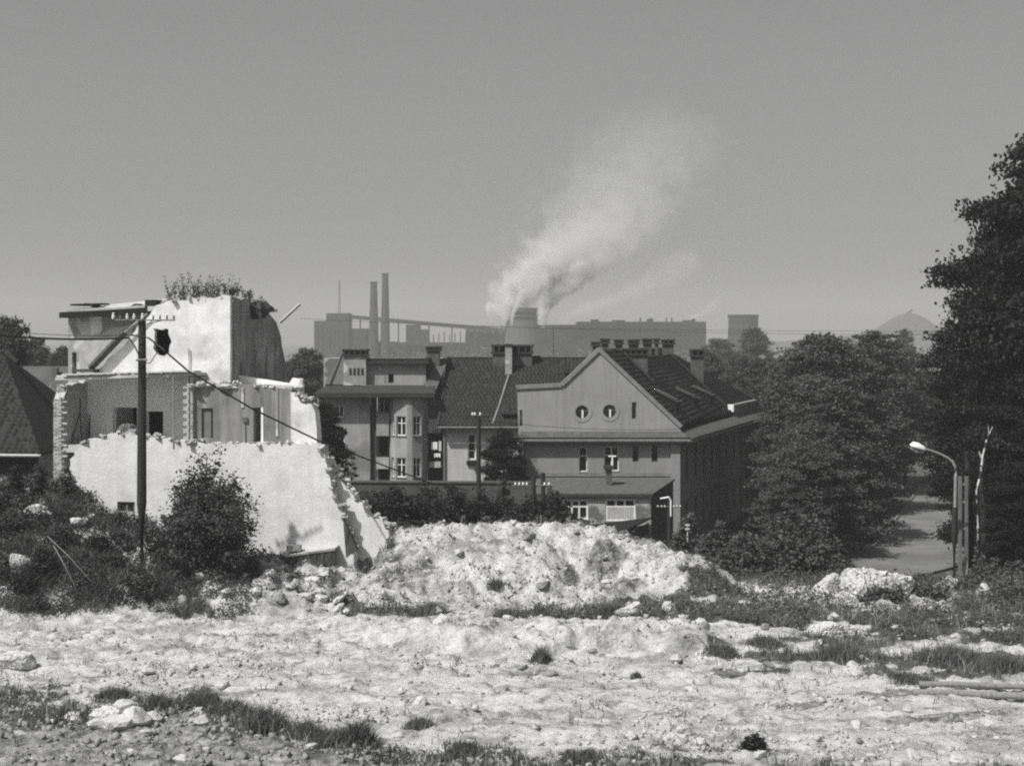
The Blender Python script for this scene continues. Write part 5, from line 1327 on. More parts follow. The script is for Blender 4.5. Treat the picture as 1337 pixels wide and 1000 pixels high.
def tussock(u, v, wpx, hpx, label, seed):
    Y = 20000 / (v - VH); x0 = (u - CX) / F * Y; rr = np.random.default_rng(seed); n_ = int(26 * wpx); w_ = wpx / F * Y / 2; h_ = hpx / F * Y
    xx = x0 + rr.normal(0, .5, n_) * w_; yy = Y + rr.normal(0, .45, n_) * w_ * .8; zz_ = terrain(xx, yy); h = h_ * rr.uniform(.3, 1.1, n_) * np.exp(-((xx - x0) / w_) ** 2 * .7)
    lx = rr.normal(.05, .4, n_) * h; ly = rr.normal(0, .35, n_) * h; th = rr.uniform(0, 6.28, n_); wd = .012; wx, wy = np.cos(th) * wd, np.sin(th) * wd
    P_ = [np.stack(q, -1) for q in ((xx - wx, yy - wy, zz_ - .03), (xx + wx, yy + wy, zz_ - .03), (xx + lx * .35 + wx * .6, yy + ly * .35 + wy * .6, zz_ + h * .6), (xx + lx * .35 - wx * .6, yy + ly * .35 - wy * .6, zz_ + h * .6), (xx + lx, yy + ly, zz_ + h * .95))]
    V = np.stack(P_, 1).reshape(-1, 3); i = np.arange(n_)[:, None] * 5; F3 = np.concatenate([i + np.array([[0, 1, 2]]), i + np.array([[0, 2, 3]]), i + np.array([[3, 2, 4]])])
    z0 = tz(x0, Y); o = link('grass_tussock', fast_mesh('grass_tussock', V - np.array([x0, Y, z0]), F3, M['grass']), None, (x0, Y, z0)); put_props(o, label, 'grass', 'grass tussocks along the dark strip' if seed < 900 else 'grass tussocks in the field')
for i, (u, v, w, h_, lab) in enumerate(((205, 925, 40, 20, 'grass tussock just right of the white lump cluster top'), (262, 925, 60, 22, 'wide grass tussock at the upper edge of the dark strip'), (345, 955, 70, 34, 'tall dark grass tussock at the middle of the dark strip edge'), (400, 965, 50, 22, 'low grass tussock between the two tall ones'), (468, 975, 44, 40, 'tallest thin grass tussock at the right of the dark strip'), (430, 978, 60, 24, 'spreading grass tussock left of the tallest one'), (548, 955, 40, 12, 'flat small tussock alone in the pale ground near the bottom'), (300, 935, 60, 20, 'grass tussock left of the tall dark one'), (150, 915, 50, 16, 'grass tussock above the white lump cluster'), (600, 985, 60, 14, 'low grass fringe left of bottom centre'), (760, 996, 60, 14, 'low grass fringe at bottom centre'))):
    tussock(u, v, w, h_, lab, 800 + i)
for i, (u, v, w, h_, lab) in enumerate(((706, 866, 24, 24, 'small tussock of stalks on the face of the broken ledge'), (648, 782, 24, 14, 'little dark tussock at the foot of the heap left of centre'), (800, 812, 60, 22, 'tussock in the weed strip right of centre'), (660, 812, 50, 20, 'tussock in the weed strip left of the middle'), (560, 808, 60, 18, 'tussock in the weed strip below the slab platform'), (940, 862, 50, 20, 'tussock in the gap at the right end of the ledge'), (1000, 846, 50, 16, 'tussock right of the ledge end'), (1240, 866, 90, 24, 'wide tussock in the right hand grass patch'), (1100, 860, 80, 20, 'low tussock left in the right hand grass patch'), (1310, 880, 60, 26, 'tussock at the right edge above the logs'), (1190, 892, 60, 12, 'low tussock above the log ends'), (830, 890, 14, 10, 'few short stalks in the middle of the field'))):
    tussock(u, v, w, h_, lab, 900 + i)

# ================================================================== GRASS AND STONES (stuff)
r = np.random.default_rng(99)
def scatter(n, x0, x1, y0, y1, dens):
    x = r.uniform(x0, x1, n * 3); y = np.exp(r.uniform(np.log(y0), np.log(y1), n * 3))
    keep = (np.abs(x) < .36 * y + 1); x, y = x[keep], y[keep]
    p = dens(x, y); k = r.uniform(0, 1, len(x)) < p
    return x[k][:n], y[k][:n]
def blades(name, label, x, y, hmin, hmax, matn, wid=.02, clump=1, lean=.35):
    x = np.repeat(x, clump) + r.normal(0, .07, len(x) * clump) * (clump > 1); y = np.repeat(y, clump) + r.normal(0, .07, len(y) * clump) * (clump > 1)
    z = terrain(x, y); n = len(x); h = r.uniform(hmin, hmax, n) * (.6 + .8 * fbm(x, y, .9, 2, 60)); th = r.uniform(0, 6.28, n)
    lx, ly = r.normal(0, lean, n) * h, r.normal(0, lean, n) * h
    wx, wy = np.cos(th) * wid, np.sin(th) * wid
    a = np.stack([x - wx, y - wy, z - .03], -1); b = np.stack([x + wx, y + wy, z - .03], -1)
    c = np.stack([x + lx * .4 + wx * .7, y + ly * .4 + wy * .7, z + h * .6], -1); d = np.stack([x + lx * .4 - wx * .7, y + ly * .4 - wy * .7, z + h * .6], -1); e = np.stack([x + lx, y + ly, z + h], -1)
    V = np.stack([a, b, c, d, e], 1).reshape(-1, 3); i = np.arange(n)[:, None] * 5
    F3 = np.concatenate([i + np.array([[0, 1, 2]]), i + np.array([[0, 2, 3]]), i + np.array([[3, 2, 4]])])
    o = link(name, fast_mesh(name, V, F3, M[matn])); put_props(o, label, 'grass', kind='stuff')
sd = lambda x, y: sst(soil(x, y) * np.where(y > 62, .6, 1), .35, .8) * (y < 78) * np.where(y < 46, sst(soil(x, y), .66, .85) * .9, 1)
x, y = scatter(5200, -26, 26, 33, 74, sd); blades('grass', 'short dark grass on the turf patches and banks', x, y, .12, .34, 'grass', .012, 11)
x, y = scatter(3500, -24, -8, 54.3, 61, lambda x, y: (CX + F * x / y < 300) * (fbm(x, y, .8, 3, 44) > .47)); blades('grass', 'long mid grey grass hanging over the left bank', x, y, .2, .5, 'grass', .014, 7, .6)
x, y = scatter(1500, -26, 26, 33, 74, sd); blades('dry_grass', 'dry pale grass stalks among the turf', x, y, .18, .5, 'straw', .008, 5, .5)
x, y = scatter(1400, -24, 24, 36, 62, lambda x, y: (fbm(x, y, .5, 3, 71) > .56) * .6); blades('sparse_weeds', 'sparse thin weeds standing in the pale rubble field', x, y, .1, .3, 'weed', .012, 3, .4)
def leafy(name, label, n, x0, x1, y0, y1, dens, hgt, size, matn):
    x, y = scatter(n, x0, x1, y0, y1, dens); z = terrain(x, y)
    hh = r.uniform(.2, 1, len(x)) * hgt
    ce = np.stack([x, y, z + hh], -1)
    V, Fc = leaves(ce, np.full(len(x), .10), 5, size, r, 1, 1.8)
    o = link(name, fast_mesh(name, V, Fc, M[matn])); put_props(o, label, 'ground cover', kind='stuff')
uu_ = lambda x, y: CX + F * x / y
leafy('undergrowth', 'tangled low leafy growth covering the left bank', 5000, -24, -9, 54.5, 64, lambda x, y: (uu_(x, y) < 175 + 60 * fbm(x, y, .7, 2, 82)) * (fbm(x, y, .9, 3, 81) > .42), .34, .07, 'leaf_dark')
leafy('undergrowth', 'tangled brighter weeds on the left bank', 3500, -24, -7, 54.5, 63, lambda x, y: (uu_(x, y) < 330) * (fbm(x, y, .9, 3, 85) > .50), .3, .06, 'leaf_soft')
leafy('undergrowth', 'low leafy weeds on the right verge above the road', 7000, 8, 26, 57, 84, lambda x, y: (uu_(x, y) > 980) * (fbm(x, y, .8, 3, 83) > .5) * (y < 76), .30, .06, 'weed')
leafy('undergrowth', 'low weeds in the strip at the foot of the heap', 6000, -10, 24, 50, 60, lambda x, y: sst(soil(x, y), .5, .8) * (fbm(x, y, 1.0, 3, 88) > .50), .26, .06, 'weed')
leafy('undergrowth', 'low dark weeds at the bottom edge of the field', 3500, -14, 10, 34, 45, lambda x, y: sst(soil(x, y), .5, .8) * (fbm(x, y, .6, 3, 87) > .56), .16, .045, 'leaf')
leafy('undergrowth', 'rank growth on the low ground behind the heap', 9000, -8, 32, 68, 98, lambda x, y: (fbm(x, y, .3, 3, 84) > .3) * ((uu_(x, y) < 1095) | (y < 66)), .6, .12, 'leaf')

def chips(name, label, n, x0, x1, y0, y1, dens, s0, s1, matn):
    x, y = scatter(n, x0, x1, y0, y1, dens); n = len(x); z = terrain(x, y)
    s = s0 * (s1 / s0) ** (r.uniform(0, 1, n) ** 2.2)
    cube = np.array([(-1, -1, -1), (1, -1, -1), (1, 1, -1), (-1, 1, -1), (-1, -1, 1), (1, -1, 1), (1, 1, 1), (-1, 1, 1)], float) * .5
    V = cube[None] * (1 + r.uniform(-.45, .15, (n, 8, 3))) * s[:, None, None] * r.uniform(.3, 1.4, (n, 1, 3))
    a = r.uniform(0, 6.28, n); b_ = r.normal(0, .4, n)
    ca, sa, cb, sb = np.cos(a)[:, None], np.sin(a)[:, None], np.cos(b_)[:, None], np.sin(b_)[:, None]
    X, Y_, Z = V[..., 0], V[..., 1], V[..., 2]
    Y2, Z2 = Y_ * cb - Z * sb, Y_ * sb + Z * cb
    V = np.stack([X * ca - Y2 * sa + x[:, None], X * sa + Y2 * ca + y[:, None], Z2 + (z + s * .18)[:, None]], -1).reshape(-1, 3)
    fc = np.array([(3, 2, 1, 0), (4, 5, 6, 7), (0, 1, 5, 4), (1, 2, 6, 5), (2, 3, 7, 6), (3, 0, 4, 7)])
    Fc = (fc[None] + (np.arange(n) * 8)[:, None, None]).reshape(-1, 4)
    o = link(name, fast_mesh(name, V, Fc, M[matn])); put_props(o, label, 'rubble', kind='stuff')
M['chip_white'] = mat('chip_white', .44, .35, 2.5, bump=.4)
M['chip_grey'] = mat('chip_grey', .26, .4, 2.5, bump=.4)
hd = lambda x, y: np.where(y > 56, .9, .03 + .5 * (fbm(x, y, .4, 3, 93) > .57)) * (y < 66) * (1 - .5 * soil(x, y)) * (.3 + 1.2 * (fbm(x, y, .5, 3, 90) > .5))
chips('rubble_gravel', 'white plaster and brick chips strewn over the heap and field', 22000, -24, 24, 34, 66, hd, .022, .15, 'chip_white')
chips('rubble_gravel', 'grey and dark brick chips strewn over the heap and field', 16000, -24, 24, 34, 66, lambda x, y: (.05 + .35 * (fbm(x, y, .5, 3, 96) > .56) + .5 * (y > 56)) * (.3 + (fbm(x, y, .6, 3, 91) > .5)), .022, .13, 'chip_grey')
chips('rubble_gravel', 'coarse gravel on the dark ground in the lower left corner', 7000, -16, 4, 34, 46, lambda x, y: sst(soil(x, y), .4, .8) * sst(-x, -9, 0), .02, .2, 'chip_grey')

# countable blocks
blk = []
tries = 0
while len(blk) < 200 and tries < 20000:
    tries += 1
    y = random.uniform(36, 65); x = random.uniform(-.34 * y, .34 * y)
    if len(blk) < 55: y = random.uniform(55.3, 59.8); x = (random.uniform(235, 450) - CX) / F * y; u = CX + F * x / y
    heap = y > 56
    pr = 1.0 if (heap and (u > 360 or len(blk) < 55)) else (.35 if u < 330 else .05)
    if not heap and u < 360 and y < 44: pr = .6
    if random.random() > pr: continue
    if any((x - a) ** 2 + (y - b) ** 2 < .35 for a, b in blk): continue
    blk.append((x, y)); s = random.uniform(.16, .42) ** 1.0 * (1.2 if heap else .9)
    k = random.choice([0, 1, 2, 3, 4, 5, 6]) if heap else random.choice([0, 1, 2, 5])
    v_ = VH + F * (H - tz(x, y)) / y
    if heap and u > 360:
        part = 'the left flank' if u < 540 else 'the left half' if u < 680 else 'the middle' if u < 780 else 'the right half' if u < 880 else 'the right foot' if u < 1000 else 'the right end'
        lev = 'near the crest of' if v_ < 715 else 'halfway down' if v_ < 750 else 'low on'
        where = lev + ' ' + part + ' of the heap'
    elif heap: where = ('high' if v_ < 700 else 'low') + ' on the overgrown left bank'
    else:
        where = 'lying in the ' + ('far' if v_ < 840 else 'middle' if v_ < 910 else 'near') + ' field, ' + ('far left' if u < 250 else 'left' if u < 500 else 'centre' if u < 830 else 'right' if u < 1100 else 'far right')
    siz = 'small' if s < .24 else 'medium' if s < .38 else 'large'
    lab = siz + (' pale' if k < 5 else ' grey') + ' lump of broken masonry ' + where
    rock('rubble_block', lab, 'rubble', 0, 0, 0, s * random.uniform(.8, 1.5), s, s * random.uniform(.5, .9), k, 'loose masonry lumps: ' + lab, rz=random.uniform(0, 6), rx=random.uniform(-.3, .3), world=(x, y, 0))
def rk(lab, u, v, w, hpx, dpt, k, rz=0, name='rubble_block', Y=None, cat='rubble', rx=0):
    Y = Y or 20000 / (v - VH); return rock(name, lab, cat, u, v, Y, w / F * Y, dpt, hpx / F * Y, k, rz=rz, rx=rx)
rk('big white masonry block with a flat top at the right end of the heap', 1137, 787, 94, 80, 1.6, 1, .1, 'masonry_block', 58.6)
rk('white lump left of the big white masonry block', 1083, 772, 44, 40, .7, 2, .5, 'masonry_block', 60)
rk('low pale slab leaning between the small lump and the big white block', 1100, 785, 70, 22, .9, 0, .2, 'masonry_block', 59.4)
rk('pale stone on the verge below the street lamp', 1250, 792, 36, 20, .6, 3, .2, 'stone', 59)
rk('pale stone in the weeds right of the lamp foot', 1283, 800, 26, 20, .5, 4, 1., 'stone', 58)
rk('white rounded stone in the middle right of the field', 1080, 826, 44, 20, .9, 2, .3, 'stone')
rk('small pale stone standing at the end of the broken ledge', 916, 846, 20, 22, .4, 1, .4, 'stone', 50.5)
rk('rounded stone on the middle of the broken ledge', 822, 850, 32, 20, .6, 4, .4, 'stone', 50)
rk('small upright stone at the weed strip right of centre', 872, 804, 14, 18, .3, 2, .4, 'stone')
rk('dark flat stone at the left of the broken ledge', 642, 826, 20, 16, .4, 6, .3, 'stone')
for i, (u, v, w, h_) in enumerate(((140, 948, 40, 30), (160, 940, 34, 30), (178, 950, 36, 26), (152, 955, 36, 22), (196, 944, 22, 18), (128, 956, 22, 16))):
    rk('white lump in the cluster at the lower left, ' + ['left front one', 'highest one', 'right one', 'front middle one', 'small one at the right end', 'small one at the left end'][i], u, v, w, h_, .7, i % 5, i * 1.1, 'rubble_block')
rk('big tilted pale slab near the left edge', 18, 872, 46, 30, .6, 0, .3, 'masonry_slab', None, 'slab')
rk('white lump halfway up the left bank at the left edge', 24, 700, 30, 34, .7, 1, 0, 'stone', 55.8)
rk('pale lump on the bank crest below the ruin corner', 50, 655, 40, 18, .6, 2, 0, 'stone', 58.5)
rk('small pale lump on the bank under the cellar window', 104, 660, 22, 14, .5, 3, 0, 'stone', 58)
rk('white pointed stone left of the slab platform', 267, 732, 16, 20, .4, 4, .8, 'stone', 59)
# tilted slab platform with its dark edge beam
sp_ = thing('fallen_slab', at(415, 745, 60.8), 'fallen concrete slab with a dark ribbed edge lying before the ruin wall', 'slab')
FP = Fr(*at(415, 745, 60.8).xy, -6)
z0_ = FP.px(400, 742)[1]
pL, pR_ = FP.px(372, 725), FP.px(437, 716)
P = [FP.pt(pL[0], 0, pL[1]), FP.pt(pR_[0], 0, pR_[1]), FP.pt(pR_[0] + .1, 1.3, pR_[1] + .16), FP.pt(pL[0] - .25, 1.3, pL[1] + .2)]
mb = MB(); slab(mb, P, .08); mb.build('slab_top', M['concrete'], sp_)
n = 14
for i in range(n):
    a = pL[0] + (pR_[0] - pL[0]) * i / n; b_ = pL[0] + (pR_[0] - pL[0]) * (i + 1) / n; zz = pL[1] + (pR_[1] - pL[1]) * (i + .5) / n
    MB().fbox(FP, a, b_ - .01, .03 + .03 * (i % 2), .2, zz - .55 - random.uniform(0, .1), zz - .09).build('edge_plank', M['timber'], sp_)
q = at(384, 712, 61.2); o = MB().box(q.x - .28, q.x + .28, 61.0, 61.4, q.z - .2, q.z + .02).build('brick_lump', M['stone_grey']); put_props(o, 'small dark block sitting on the left of the fallen slab', 'block')
# two long poles lying at the right edge
for i, (p, q, rad, lab) in enumerate(((at(1192, 909, 42.9), at(1440, 913, 42.2), .10, 'long pale log lying flat at the right edge of the field, front one'), (at(1200, 903, 43.6), at(1440, 905, 43.2), .09, 'long grey log lying flat behind the front log at the right edge'))):
    z_ = max(tz(p.x, p.y), tz(q.x, q.y)) + rad * .8
    o = MB().tube([(p.x + (q.x - p.x) * f, p.y + (q.y - p.y) * f, z_ + .02 * math.sin(f * 9)) for f in np.linspace(0, 1, 8)], [rad * (1 - .2 * f) for f in np.linspace(0, 1, 8)], 10).build('log', mat('weathered_log', .22, .4, 3, wood=True)); put_props(o, lab, 'log')
# dead branches in the left bank
for i, (p, q) in enumerate(((at(62, 700, 55.9), at(120, 760, 55.2)), (at(70, 712, 55.8), at(100, 770, 55.0)))):
    o = MB().tube([p, (p + q) / 2 + Vector((0, -.1, .12)), q], [.022, .016, .006], 5).build('dead_branch', M['dry_wood']); put_props(o, ['long dry branch slanting down the left bank', 'dry branch just below the long slanting branch', 'short dry stem hanging almost upright on the left bank'][i], 'branch')

# ================================================================== FAR WORKS
YF = 950.0
def gz(x, y): return tz(x, y)
def fb(root, name, u0, v0, u1, v1=478, m_='far_wall', Y=YF, dep=25):
    p, q = at(u0, v0, Y), at(u1, v1, Y); return MB().box(p.x, q.x, Y, Y + dep, -11, p.z).build(name, M[m_], root)
w1 = thing('power_station', at(430, 478, YF), 'hazy stepped works block at the left end of the conveyor bridge', 'factory')
fb(w1, 'main_block', 410, 419, 433, dep=30); fb(w1, 'tower', 426, 409, 455, dep=22, Y=YF - 3); fb(w1, 'low_block', 452, 429, 479, Y=YF + 2)
o = MB().add([tuple(at(u_, v_, y_)) for v_, ua, ub in ((478, 455, 482), (430, 462, 477)) for u_, y_ in ((ua, YF - 8), (ub, YF - 8), (ub, YF + 1), (ua, YF + 1))], [(3, 2, 1, 0), (4, 5, 6, 7), (0, 1, 5, 4), (1, 2, 6, 5), (2, 3, 7, 6), (3, 0, 4, 7)]).build('hopper', M['far_dark'], w1)
for u_ in (414, 420, 430, 436, 442, 448):
    q = at(u_, 440, YF - 3.1); MB().box(q.x - .5, q.x + .5, YF - 3.3 - (0 if u_ > 425 else -3), YF - 3.05 - (0 if u_ > 425 else -3), q.z - 6, q.z + 5).build('window_strip', M['far_dark'], w1)
def mast(u, v0, label, nm='lattice_mast'):
    o = thing(nm, at(u, 470, YF), label, 'mast'); p = at(u, v0, YF)
    mb = MB()
    for dx in (-1, 1): mb.tube([(p.x + dx * .9, YF, -10), (p.x + dx * .35, YF, p.z)], .16, 4)
    z = 8
    while z < p.z - 2: mb.tube([(p.x - .7, YF, z), (p.x + .7, YF, z + 2.2)], .08, 3); z += 2.2
    mb.build('lattice', M['far_wall'], o)
mast(443, 366, 'faint thin lattice mast above the left works block')
for (u, v0, wb, lab) in ((488, 368, 14, 'shorter tapered factory chimney left of the tallest one'), (503, 357, 13, 'tallest tapered factory chimney crossing the conveyor bridge')):
    o = thing('factory_chimney', (at(u, 470, YF - 20).x, YF - 20, -10), lab, 'chimney'); t_ = at(u - 2, v0, YF - 20)
    c = (o.location.x, YF - 20, -10); hh = t_.z + 10
    MB().lathe(c, [(wb * .475 * .55, 0), (wb * .475 * .42, hh * .5), (wb * .475 * .30, hh * .985)], 16).build('shaft', M['far_wall'], o)
    MB().lathe((c[0], c[1], c[2] + hh * .985), [(wb * .475 * .35, 0), (wb * .475 * .35, hh * .015)], 16).build('rim', M['far_dark'], o)
cv = thing('conveyor_bridge', at(550, 470, YF), 'long sloping conveyor bridge running down from the left works to the steaming tower', 'conveyor')
def beam(root, name, p, q, th, dep, m_='far_wall'):
    return MB().hexa([(p.x, p.y, p.z - th), (q.x, q.y, q.z - th), (q.x, q.y + dep, q.z - th), (p.x, p.y + dep, p.z - th), tuple(p), tuple(q), (q.x, q.y + dep, q.z), (p.x, p.y + dep, p.z)]).build(name, M[m_], root)
beam(cv, 'gallery', at(455, 411, YF), at(650, 428, YF), 2.4, 6)
for u_ in (470, 497.5, 520, 560, 590, 620):
    t_ = at(u_, 416 + (u_ - 455) * .082, YF); MB().box(t_.x - .35, t_.x + .35, YF + 1, YF + 3, -11, t_.z).build('trestle', M['far_wall'], cv)
w2 = thing('works_hall', at(560, 470, YF), 'low hazy factory hall with small towers under the conveyor bridge', 'factory')
fb(w2, 'hall', 478, 447, 640, dep=20, Y=YF + 20); fb(w2, 'tower', 530, 424, 548, Y=YF + 14, dep=10); fb(w2, 'stub', 549, 430, 560, Y=YF + 14, dep=10); fb(w2, 'low_hall', 560, 448, 780, 478, 'far_wall_pale', YF + 10, 14); fb(w2, 'annex', 500, 446, 520, 478, 'far_dark', YF + 18, 3)
for k, u_ in enumerate(range(566, 616, 7)):
    q = at(u_, 437, YF + 22); MB().box(q.x - .3, q.x + .3, YF + 22, YF + 23, 0, q.z + (k % 3) * 1.0).build('vent', M['far_wall'], w2)
w3 = thing('works_hall', at(840, 470, YF), 'long flat topped hazy factory hall left of the cooling tower', 'factory')
fb(w3, 'hall', 755, 420, 922, dep=40); fb(w3, 'wing', 706, 424, 757, Y=YF + 6, dep=20); fb(w3, 'lower_wing', 608, 428, 706, Y=YF + 8, dep=20, m_='far_wall_pale'); fb(w3, 'front_wing', 734, 444, 870, 478, 'far_wall_pale', YF - 12, 11.9)
for u_ in range(762, 920, 9):
    q = at(u_, 430, YF - .1); MB().box(q.x - .35, q.x + .35, YF - .6, YF - .01, -8, q.z + 4).build('pilaster', M['far_dark'], w3)
for v_ in (428, 437):
    p, q = at(757, v_, YF), at(920, v_, YF); MB().box(p.x, q.x, YF - .35, YF - .02, p.z - .4, p.z + .4).build('band', M['far_dark'], w3)
for u_ in (836, 870, 877): q = at(u_, 418, YF + 5); MB().tube([(q.x, YF + 5, 15), (q.x, YF + 5, q.z + 1.5)], .5, 6).build('vent', M['far_dark'], w3)
w4 = thing('quench_tower', at(684, 470, YF - 30), 'squat round tower with stacked rings wrapped in steam', 'tower')
c = (at(684, 470, YF - 30).x, YF - 30, 0); s_ = (YF - 30) / F
zz = lambda v: H + (VH - v) / F * (YF - 30)
MB().lathe((c[0], c[1], -10), [(26 * s_, 0), (24 * s_, zz(419) + 10)], 24).build('base', M['far_wall_pale'], w4)
for (v0, v1, r_, m_) in ((419, 414, 22, 'far_wall'), (413.6, 412, 24, 'far_wall_pale'), (411.6, 407.5, 21, 'far_dark'), (407, 405, 24, 'far_wall_pale'), (404.6, 402.5, 21, 'far_dark')):
    MB().lathe((c[0], c[1], zz(v0)), [(r_ * s_, 0), (r_ * s_, zz(v1) - zz(v0))], 24).build('ring', M[m_], w4)
ct = thing('cooling_tower', at(970, 470, YF), 'square topped hazy cooling tower standing alone right of the long hall', 'cooling tower')
c = (at(970.5, 470, YF).x, YF, -10); s_ = YF / F; hh = at(0, 411, YF).z + 10
MB().lathe(c, [(23.5 * s_, 0), (21 * s_, hh * .45), (19.2 * s_, hh * .8), (19.4 * s_, hh * .96)], 28).build('shell', M['far_wall'], ct)
MB().lathe((c[0], c[1], c[2] + hh * .96), [(20.2 * s_, 0), (20.2 * s_, hh * .04)], 28).build('rim', M['far_dark'], ct)
for k in range(6): MB().lathe((c[0], c[1], c[2] + hh * (.35 + .1 * k)), [((21.9 - k * .45) * s_, 0), ((21.9 - k * .45) * s_, .5)], 28).build('band', M['far_dark'], ct)

for k_, (u_, v0, w_, m_) in enumerate(((772, 417, 10, 'far_wall'), (800, 418, 16, 'far_dark'), (846, 416, 7, 'far_wall'), (893, 418, 12, 'far_wall'), (905, 416, 3, 'far_dark'))):
    fb(w3, 'roof_housing', u_, v0, u_ + w_, 421, m_, YF + 8, 8)
for u_ in range(618, 704, 10): q = at(u_, 436, YF + 7); MB().box(q.x - 1.2, q.x + 1.2, YF + 7.5, YF + 7.95, q.z - 2, q.z + 1.5).build('window_strip', M['far_dark'], w3)
for u_ in range(484, 640, 12): q = at(u_, 455, YF + 10); MB().box(q.x - 1.5, q.x + 1.5, YF + 9.4, YF + 9.95 if u_ > 560 else YF + 19.9, q.z - 2, q.z + 1).build('window_strip', M['far_dark'], w2)
for (p_, q_) in (((600, 452), (640, 428)), ((712, 446), (756, 430)), ((880, 446), (925, 452))): beam(w3, 'pipe_bridge', at(*p_, YF - 14), at(*q_, YF - 14), .9, 2)
# slag heap
YS = 1900.0
def heap(name, prof, Y, dep, label):
    prof = [(at(u, v, Y)) for u, v in prof]; mb = MB(); n = len(prof)
    rowsv = []
    for f, s_ in ((-1, 0), (-.45, .62), (0, 1), (.45, .62), (1, 0)):
        rowsv.append([(p.x, Y + f * dep, -12 + (p.z + 12) * s_) for p in prof])
    vs = [q for rw in rowsv for q in rw]; fs = [(i * n + k, i * n + k + 1, (i + 1) * n + k + 1, (i + 1) * n + k) for i in range(4) for k in range(n - 1)]
    o = mb.add(vs, fs).build(name, M['slag'], smooth=False); o['kind'] = 'structure'; return o
heap('slag_hill', [(1000, 447), (1045, 444), (1080, 440), (1110, 438), (1138, 432), (1156, 421), (1172, 412), (1183, 409), (1196, 410), (1206, 414), (1222, 425), (1245, 436), (1290, 442), (1340, 446)], YS, 90, '')
cr = thing('tip_gantry', at(1187, 412, YS), 'tiny tipping gantry on the top of the slag heap', 'gantry')
MB().tube([at(1179, 413, YS), at(1191, 404.5, YS)], 1.2, 4).build('boom', M['far_dark'], cr); MB().tube([at(1189, 406, YS), at(1190, 411, YS)], .8, 4).build('strut', M['far_dark'], cr)
mast(700, 397, 'stub mast over the steaming tower') if False else None

# far woods, one mass
rr = np.random.default_rng(5); n = 1300
x = rr.uniform(-700, 700, n); y = rr.uniform(230, 900, n); k = np.abs(x) < .42 * y; x, y = x[k], y[k]
z = terrain(x, y); s = rr.uniform(.8, 1.5, len(x)) * np.interp(y, [230, 900], [1.0, 1.35])
cen = np.stack([x, y, z + 5.5 * s], -1)
V, Fc = leaves(np.repeat(cen, 4, 0) + rr.normal(0, 1.9, (len(cen) * 4, 3)), np.full(len(cen) * 4, 1.5), 22, 1.15, rr, .9, 1.2)
o = link('far_woods', fast_mesh('far_woods', V, Fc, M['far_leaf'])); put_props(o, 'hazy belt of woods on the plain before the works', 'woods', kind='stuff')

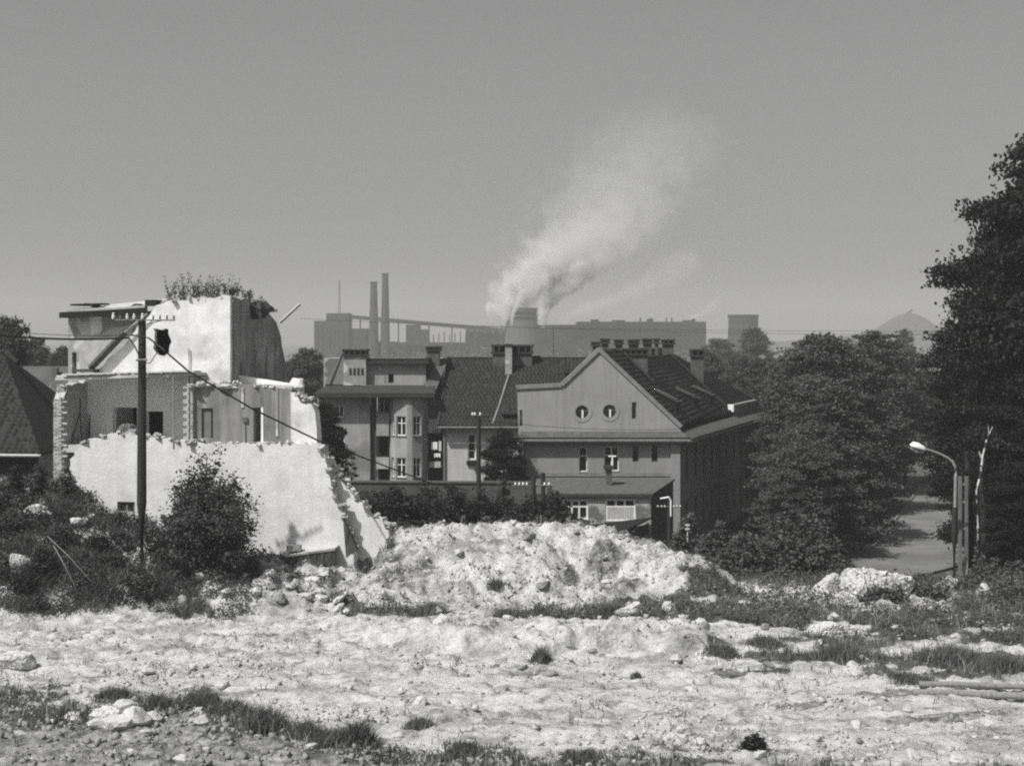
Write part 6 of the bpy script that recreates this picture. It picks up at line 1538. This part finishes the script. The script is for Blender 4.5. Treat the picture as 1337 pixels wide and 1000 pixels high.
# ================================================================== STEAM
def plume(name, label, path, dens, Y=YF - 30, seed=0., squash=1.3):
    """path: (u, v, radius px, density 1/m) from the mouth upwards; the volume fades from its centre line outwards"""
    P = [at(u, v, Y) for u, v, *_ in path]; R_ = [q[2] * Y / F for q in path]; D_ = [q[3] for q in path]
    z0, z1 = P[0].z - 2, P[-1].z + 6
    x0 = min(p.x - 1.5 * r_ for p, r_ in zip(P, R_)); x1 = max(p.x + 1.5 * r_ for p, r_ in zip(P, R_)); hw = max(R_) * 1.3
    mb = MB(); m = len(P)
    mb.tube([P[0] - Vector((0, 0, 2))] + P + [P[-1] + (P[-1] - P[-2]) * .12], [R_[0] * 1.5] + [q * 1.55 for q in R_] + [R_[-1] * .6], 14)
    mt = bpy.data.materials.new(name); mt.use_nodes = True; nt = mt.node_tree; nt.nodes.clear(); N = nt.nodes.new; L = nt.links.new
    o = mb.build(name, mt); put_props(o, label, 'steam', kind='stuff')
    org = o.location
    tc = N('ShaderNodeTexCoord'); sx = N('ShaderNodeSeparateXYZ'); L(tc.outputs['Object'], sx.inputs[0])
    lo, hi = z0 - org.z, z1 - org.z
    t = N('ShaderNodeMapRange'); t.inputs[1].default_value = lo; t.inputs[2].default_value = hi; L(sx.outputs[2], t.inputs[0])
    def curve(vals, vmin, vmax):
        fc = N('ShaderNodeFloatCurve'); L(t.outputs[0], fc.inputs['Value']); c = fc.mapping.curves[0]
        pts = [((p.z - z0) / (z1 - z0), (val - vmin) / (vmax - vmin)) for p, val in zip(P, vals)]
        c.points[0].location = (0, pts[0][1]); c.points[1].location = (1, pts[-1][1])
        for a_, b_ in pts[1:-1]: c.points.new(a_, b_)
        fc.mapping.update()
        mr = N('ShaderNodeMapRange'); mr.inputs[3].default_value = vmin; mr.inputs[4].default_value = vmax; L(fc.outputs[0], mr.inputs[0]); return mr.outputs[0]
    def mth(op, a_, b_=None):
        q = N('ShaderNodeMath'); q.operation = op
        for i_, w_ in enumerate((a_, b_)):
            if w_ is None: continue
            if hasattr(w_, 'links'): L(w_, q.inputs[i_])
            else: q.inputs[i_].default_value = w_
        return q.outputs[0]
    xs_ = [p.x - org.x for p in P]; xc = curve(xs_, min(xs_) - 1, max(xs_) + 1); rc = curve(R_, 0, max(R_) * 1.05); dc = curve([math.log(d) for d in D_], math.log(min(D_)) - .1, math.log(max(D_)) + .1)
    nz = N('ShaderNodeTexNoise'); nz.inputs['Scale'].default_value = .085; nz.inputs['Detail'].default_value = 6; nz.inputs['Roughness'].default_value = .68; mp = N('ShaderNodeMapping'); mp.inputs['Location'].default_value = (seed, seed, 0); L(tc.outputs['Object'], mp.inputs[0]); L(mp.outputs[0], nz.inputs['Vector'])
    dx = mth('DIVIDE', mth('SUBTRACT', sx.outputs[0], xc), rc); dy = mth('DIVIDE', mth('SUBTRACT', sx.outputs[1], P[0].y - org.y), rc)
    d = mth('SQRT', mth('ADD', mth('MULTIPLY', dx, dx), mth('MULTIPLY', dy, dy)))
    f = mth('ADD', mth('SUBTRACT', 1.0, d), mth('MULTIPLY', mth('SUBTRACT', nz.outputs[0], .5), 3.0))
    sm = N('ShaderNodeMapRange'); sm.interpolation_type = 'SMOOTHSTEP'; sm.inputs[1].default_value = .05; sm.inputs[2].default_value = .8; L(f, sm.inputs[0])
    tf = N('ShaderNodeMapRange'); tf.inputs[1].default_value = 1; tf.inputs[2].default_value = .86; L(t.outputs[0], tf.inputs[0])
    de = mth('MULTIPLY', mth('MULTIPLY', sm.outputs[0], tf.outputs[0]), mth('EXPONENT', dc))
    pv = N('ShaderNodeVolumePrincipled'); pv.inputs['Color'].default_value = grey(.99); pv.inputs['Anisotropy'].default_value = -.25; L(de, pv.inputs['Density'])
    out = N('ShaderNodeOutputMaterial'); L(pv.outputs[0], out.inputs['Volume'])
    mt.volume_intersection_method = 'ACCURATE' if hasattr(mt, 'volume_intersection_method') else None
    return o
STEAM = True
if STEAM:
    plume('steam_plume', 'thick white steam plume leaning up to the right from the tower and thinning out', [(657, 424, 12, .8), (662, 405, 26, .8), (680, 384, 42, .5), (716, 358, 66, .2), (750, 332, 84, .08), (776, 306, 96, .035), (798, 272, 106, .014), (820, 232, 116, .007), (846, 188, 122, .004), (870, 140, 110, .0022)], 1)
    plume('steam_plume', 'narrow white steam plume rising on the right side of the tower', [(709, 424, 5, .9), (711, 408, 9, .9), (718, 394, 15, .7), (734, 378, 24, .35), (754, 362, 32, .15), (776, 346, 38, .06)], 1, Y=YF - 44, seed=40.)
    plume('steam_plume', 'thin curl of white steam on the left of the round tower', [(668, 424, 3, .9), (670, 410, 4, .9), (676, 398, 6, .6), (688, 384, 9, .3)], 1, Y=YF - 62, seed=80.)
    plume('steam_drift', 'very faint veil of old steam drifting right above the long factory hall', [(735, 412, 16, .03), (775, 400, 28, .026), (820, 384, 38, .02), (868, 362, 48, .014), (905, 335, 50, .007)], 1, Y=YF + 30, seed=130.)
    plume('steam_puff', 'small faint white puff above the right end of the long factory hall', [(900, 421, 5, .2), (908, 414, 9, .12), (922, 407, 13, .05), (940, 399, 16, .015)], 1, Y=YF + 60, seed=20.)

# ================================================================== HAZE
hm = bpy.data.materials.new('haze_air'); hm.use_nodes = True; nt = hm.node_tree; nt.nodes.clear()
pv = nt.nodes.new('ShaderNodeVolumePrincipled'); pv.inputs['Density'].default_value = .00050; pv.inputs['Color'].default_value = grey(.68); pv.inputs['Anisotropy'].default_value = .0
out = nt.nodes.new('ShaderNodeOutputMaterial'); nt.links.new(pv.outputs[0], out.inputs['Volume'])
hz = MB().box(-4600, 4600, -350, 6600, -13.5, 152).build('haze', hm); hz['kind'] = 'stuff'; hz['label'] = 'pale summer haze over the whole place'; hz['category'] = 'haze'
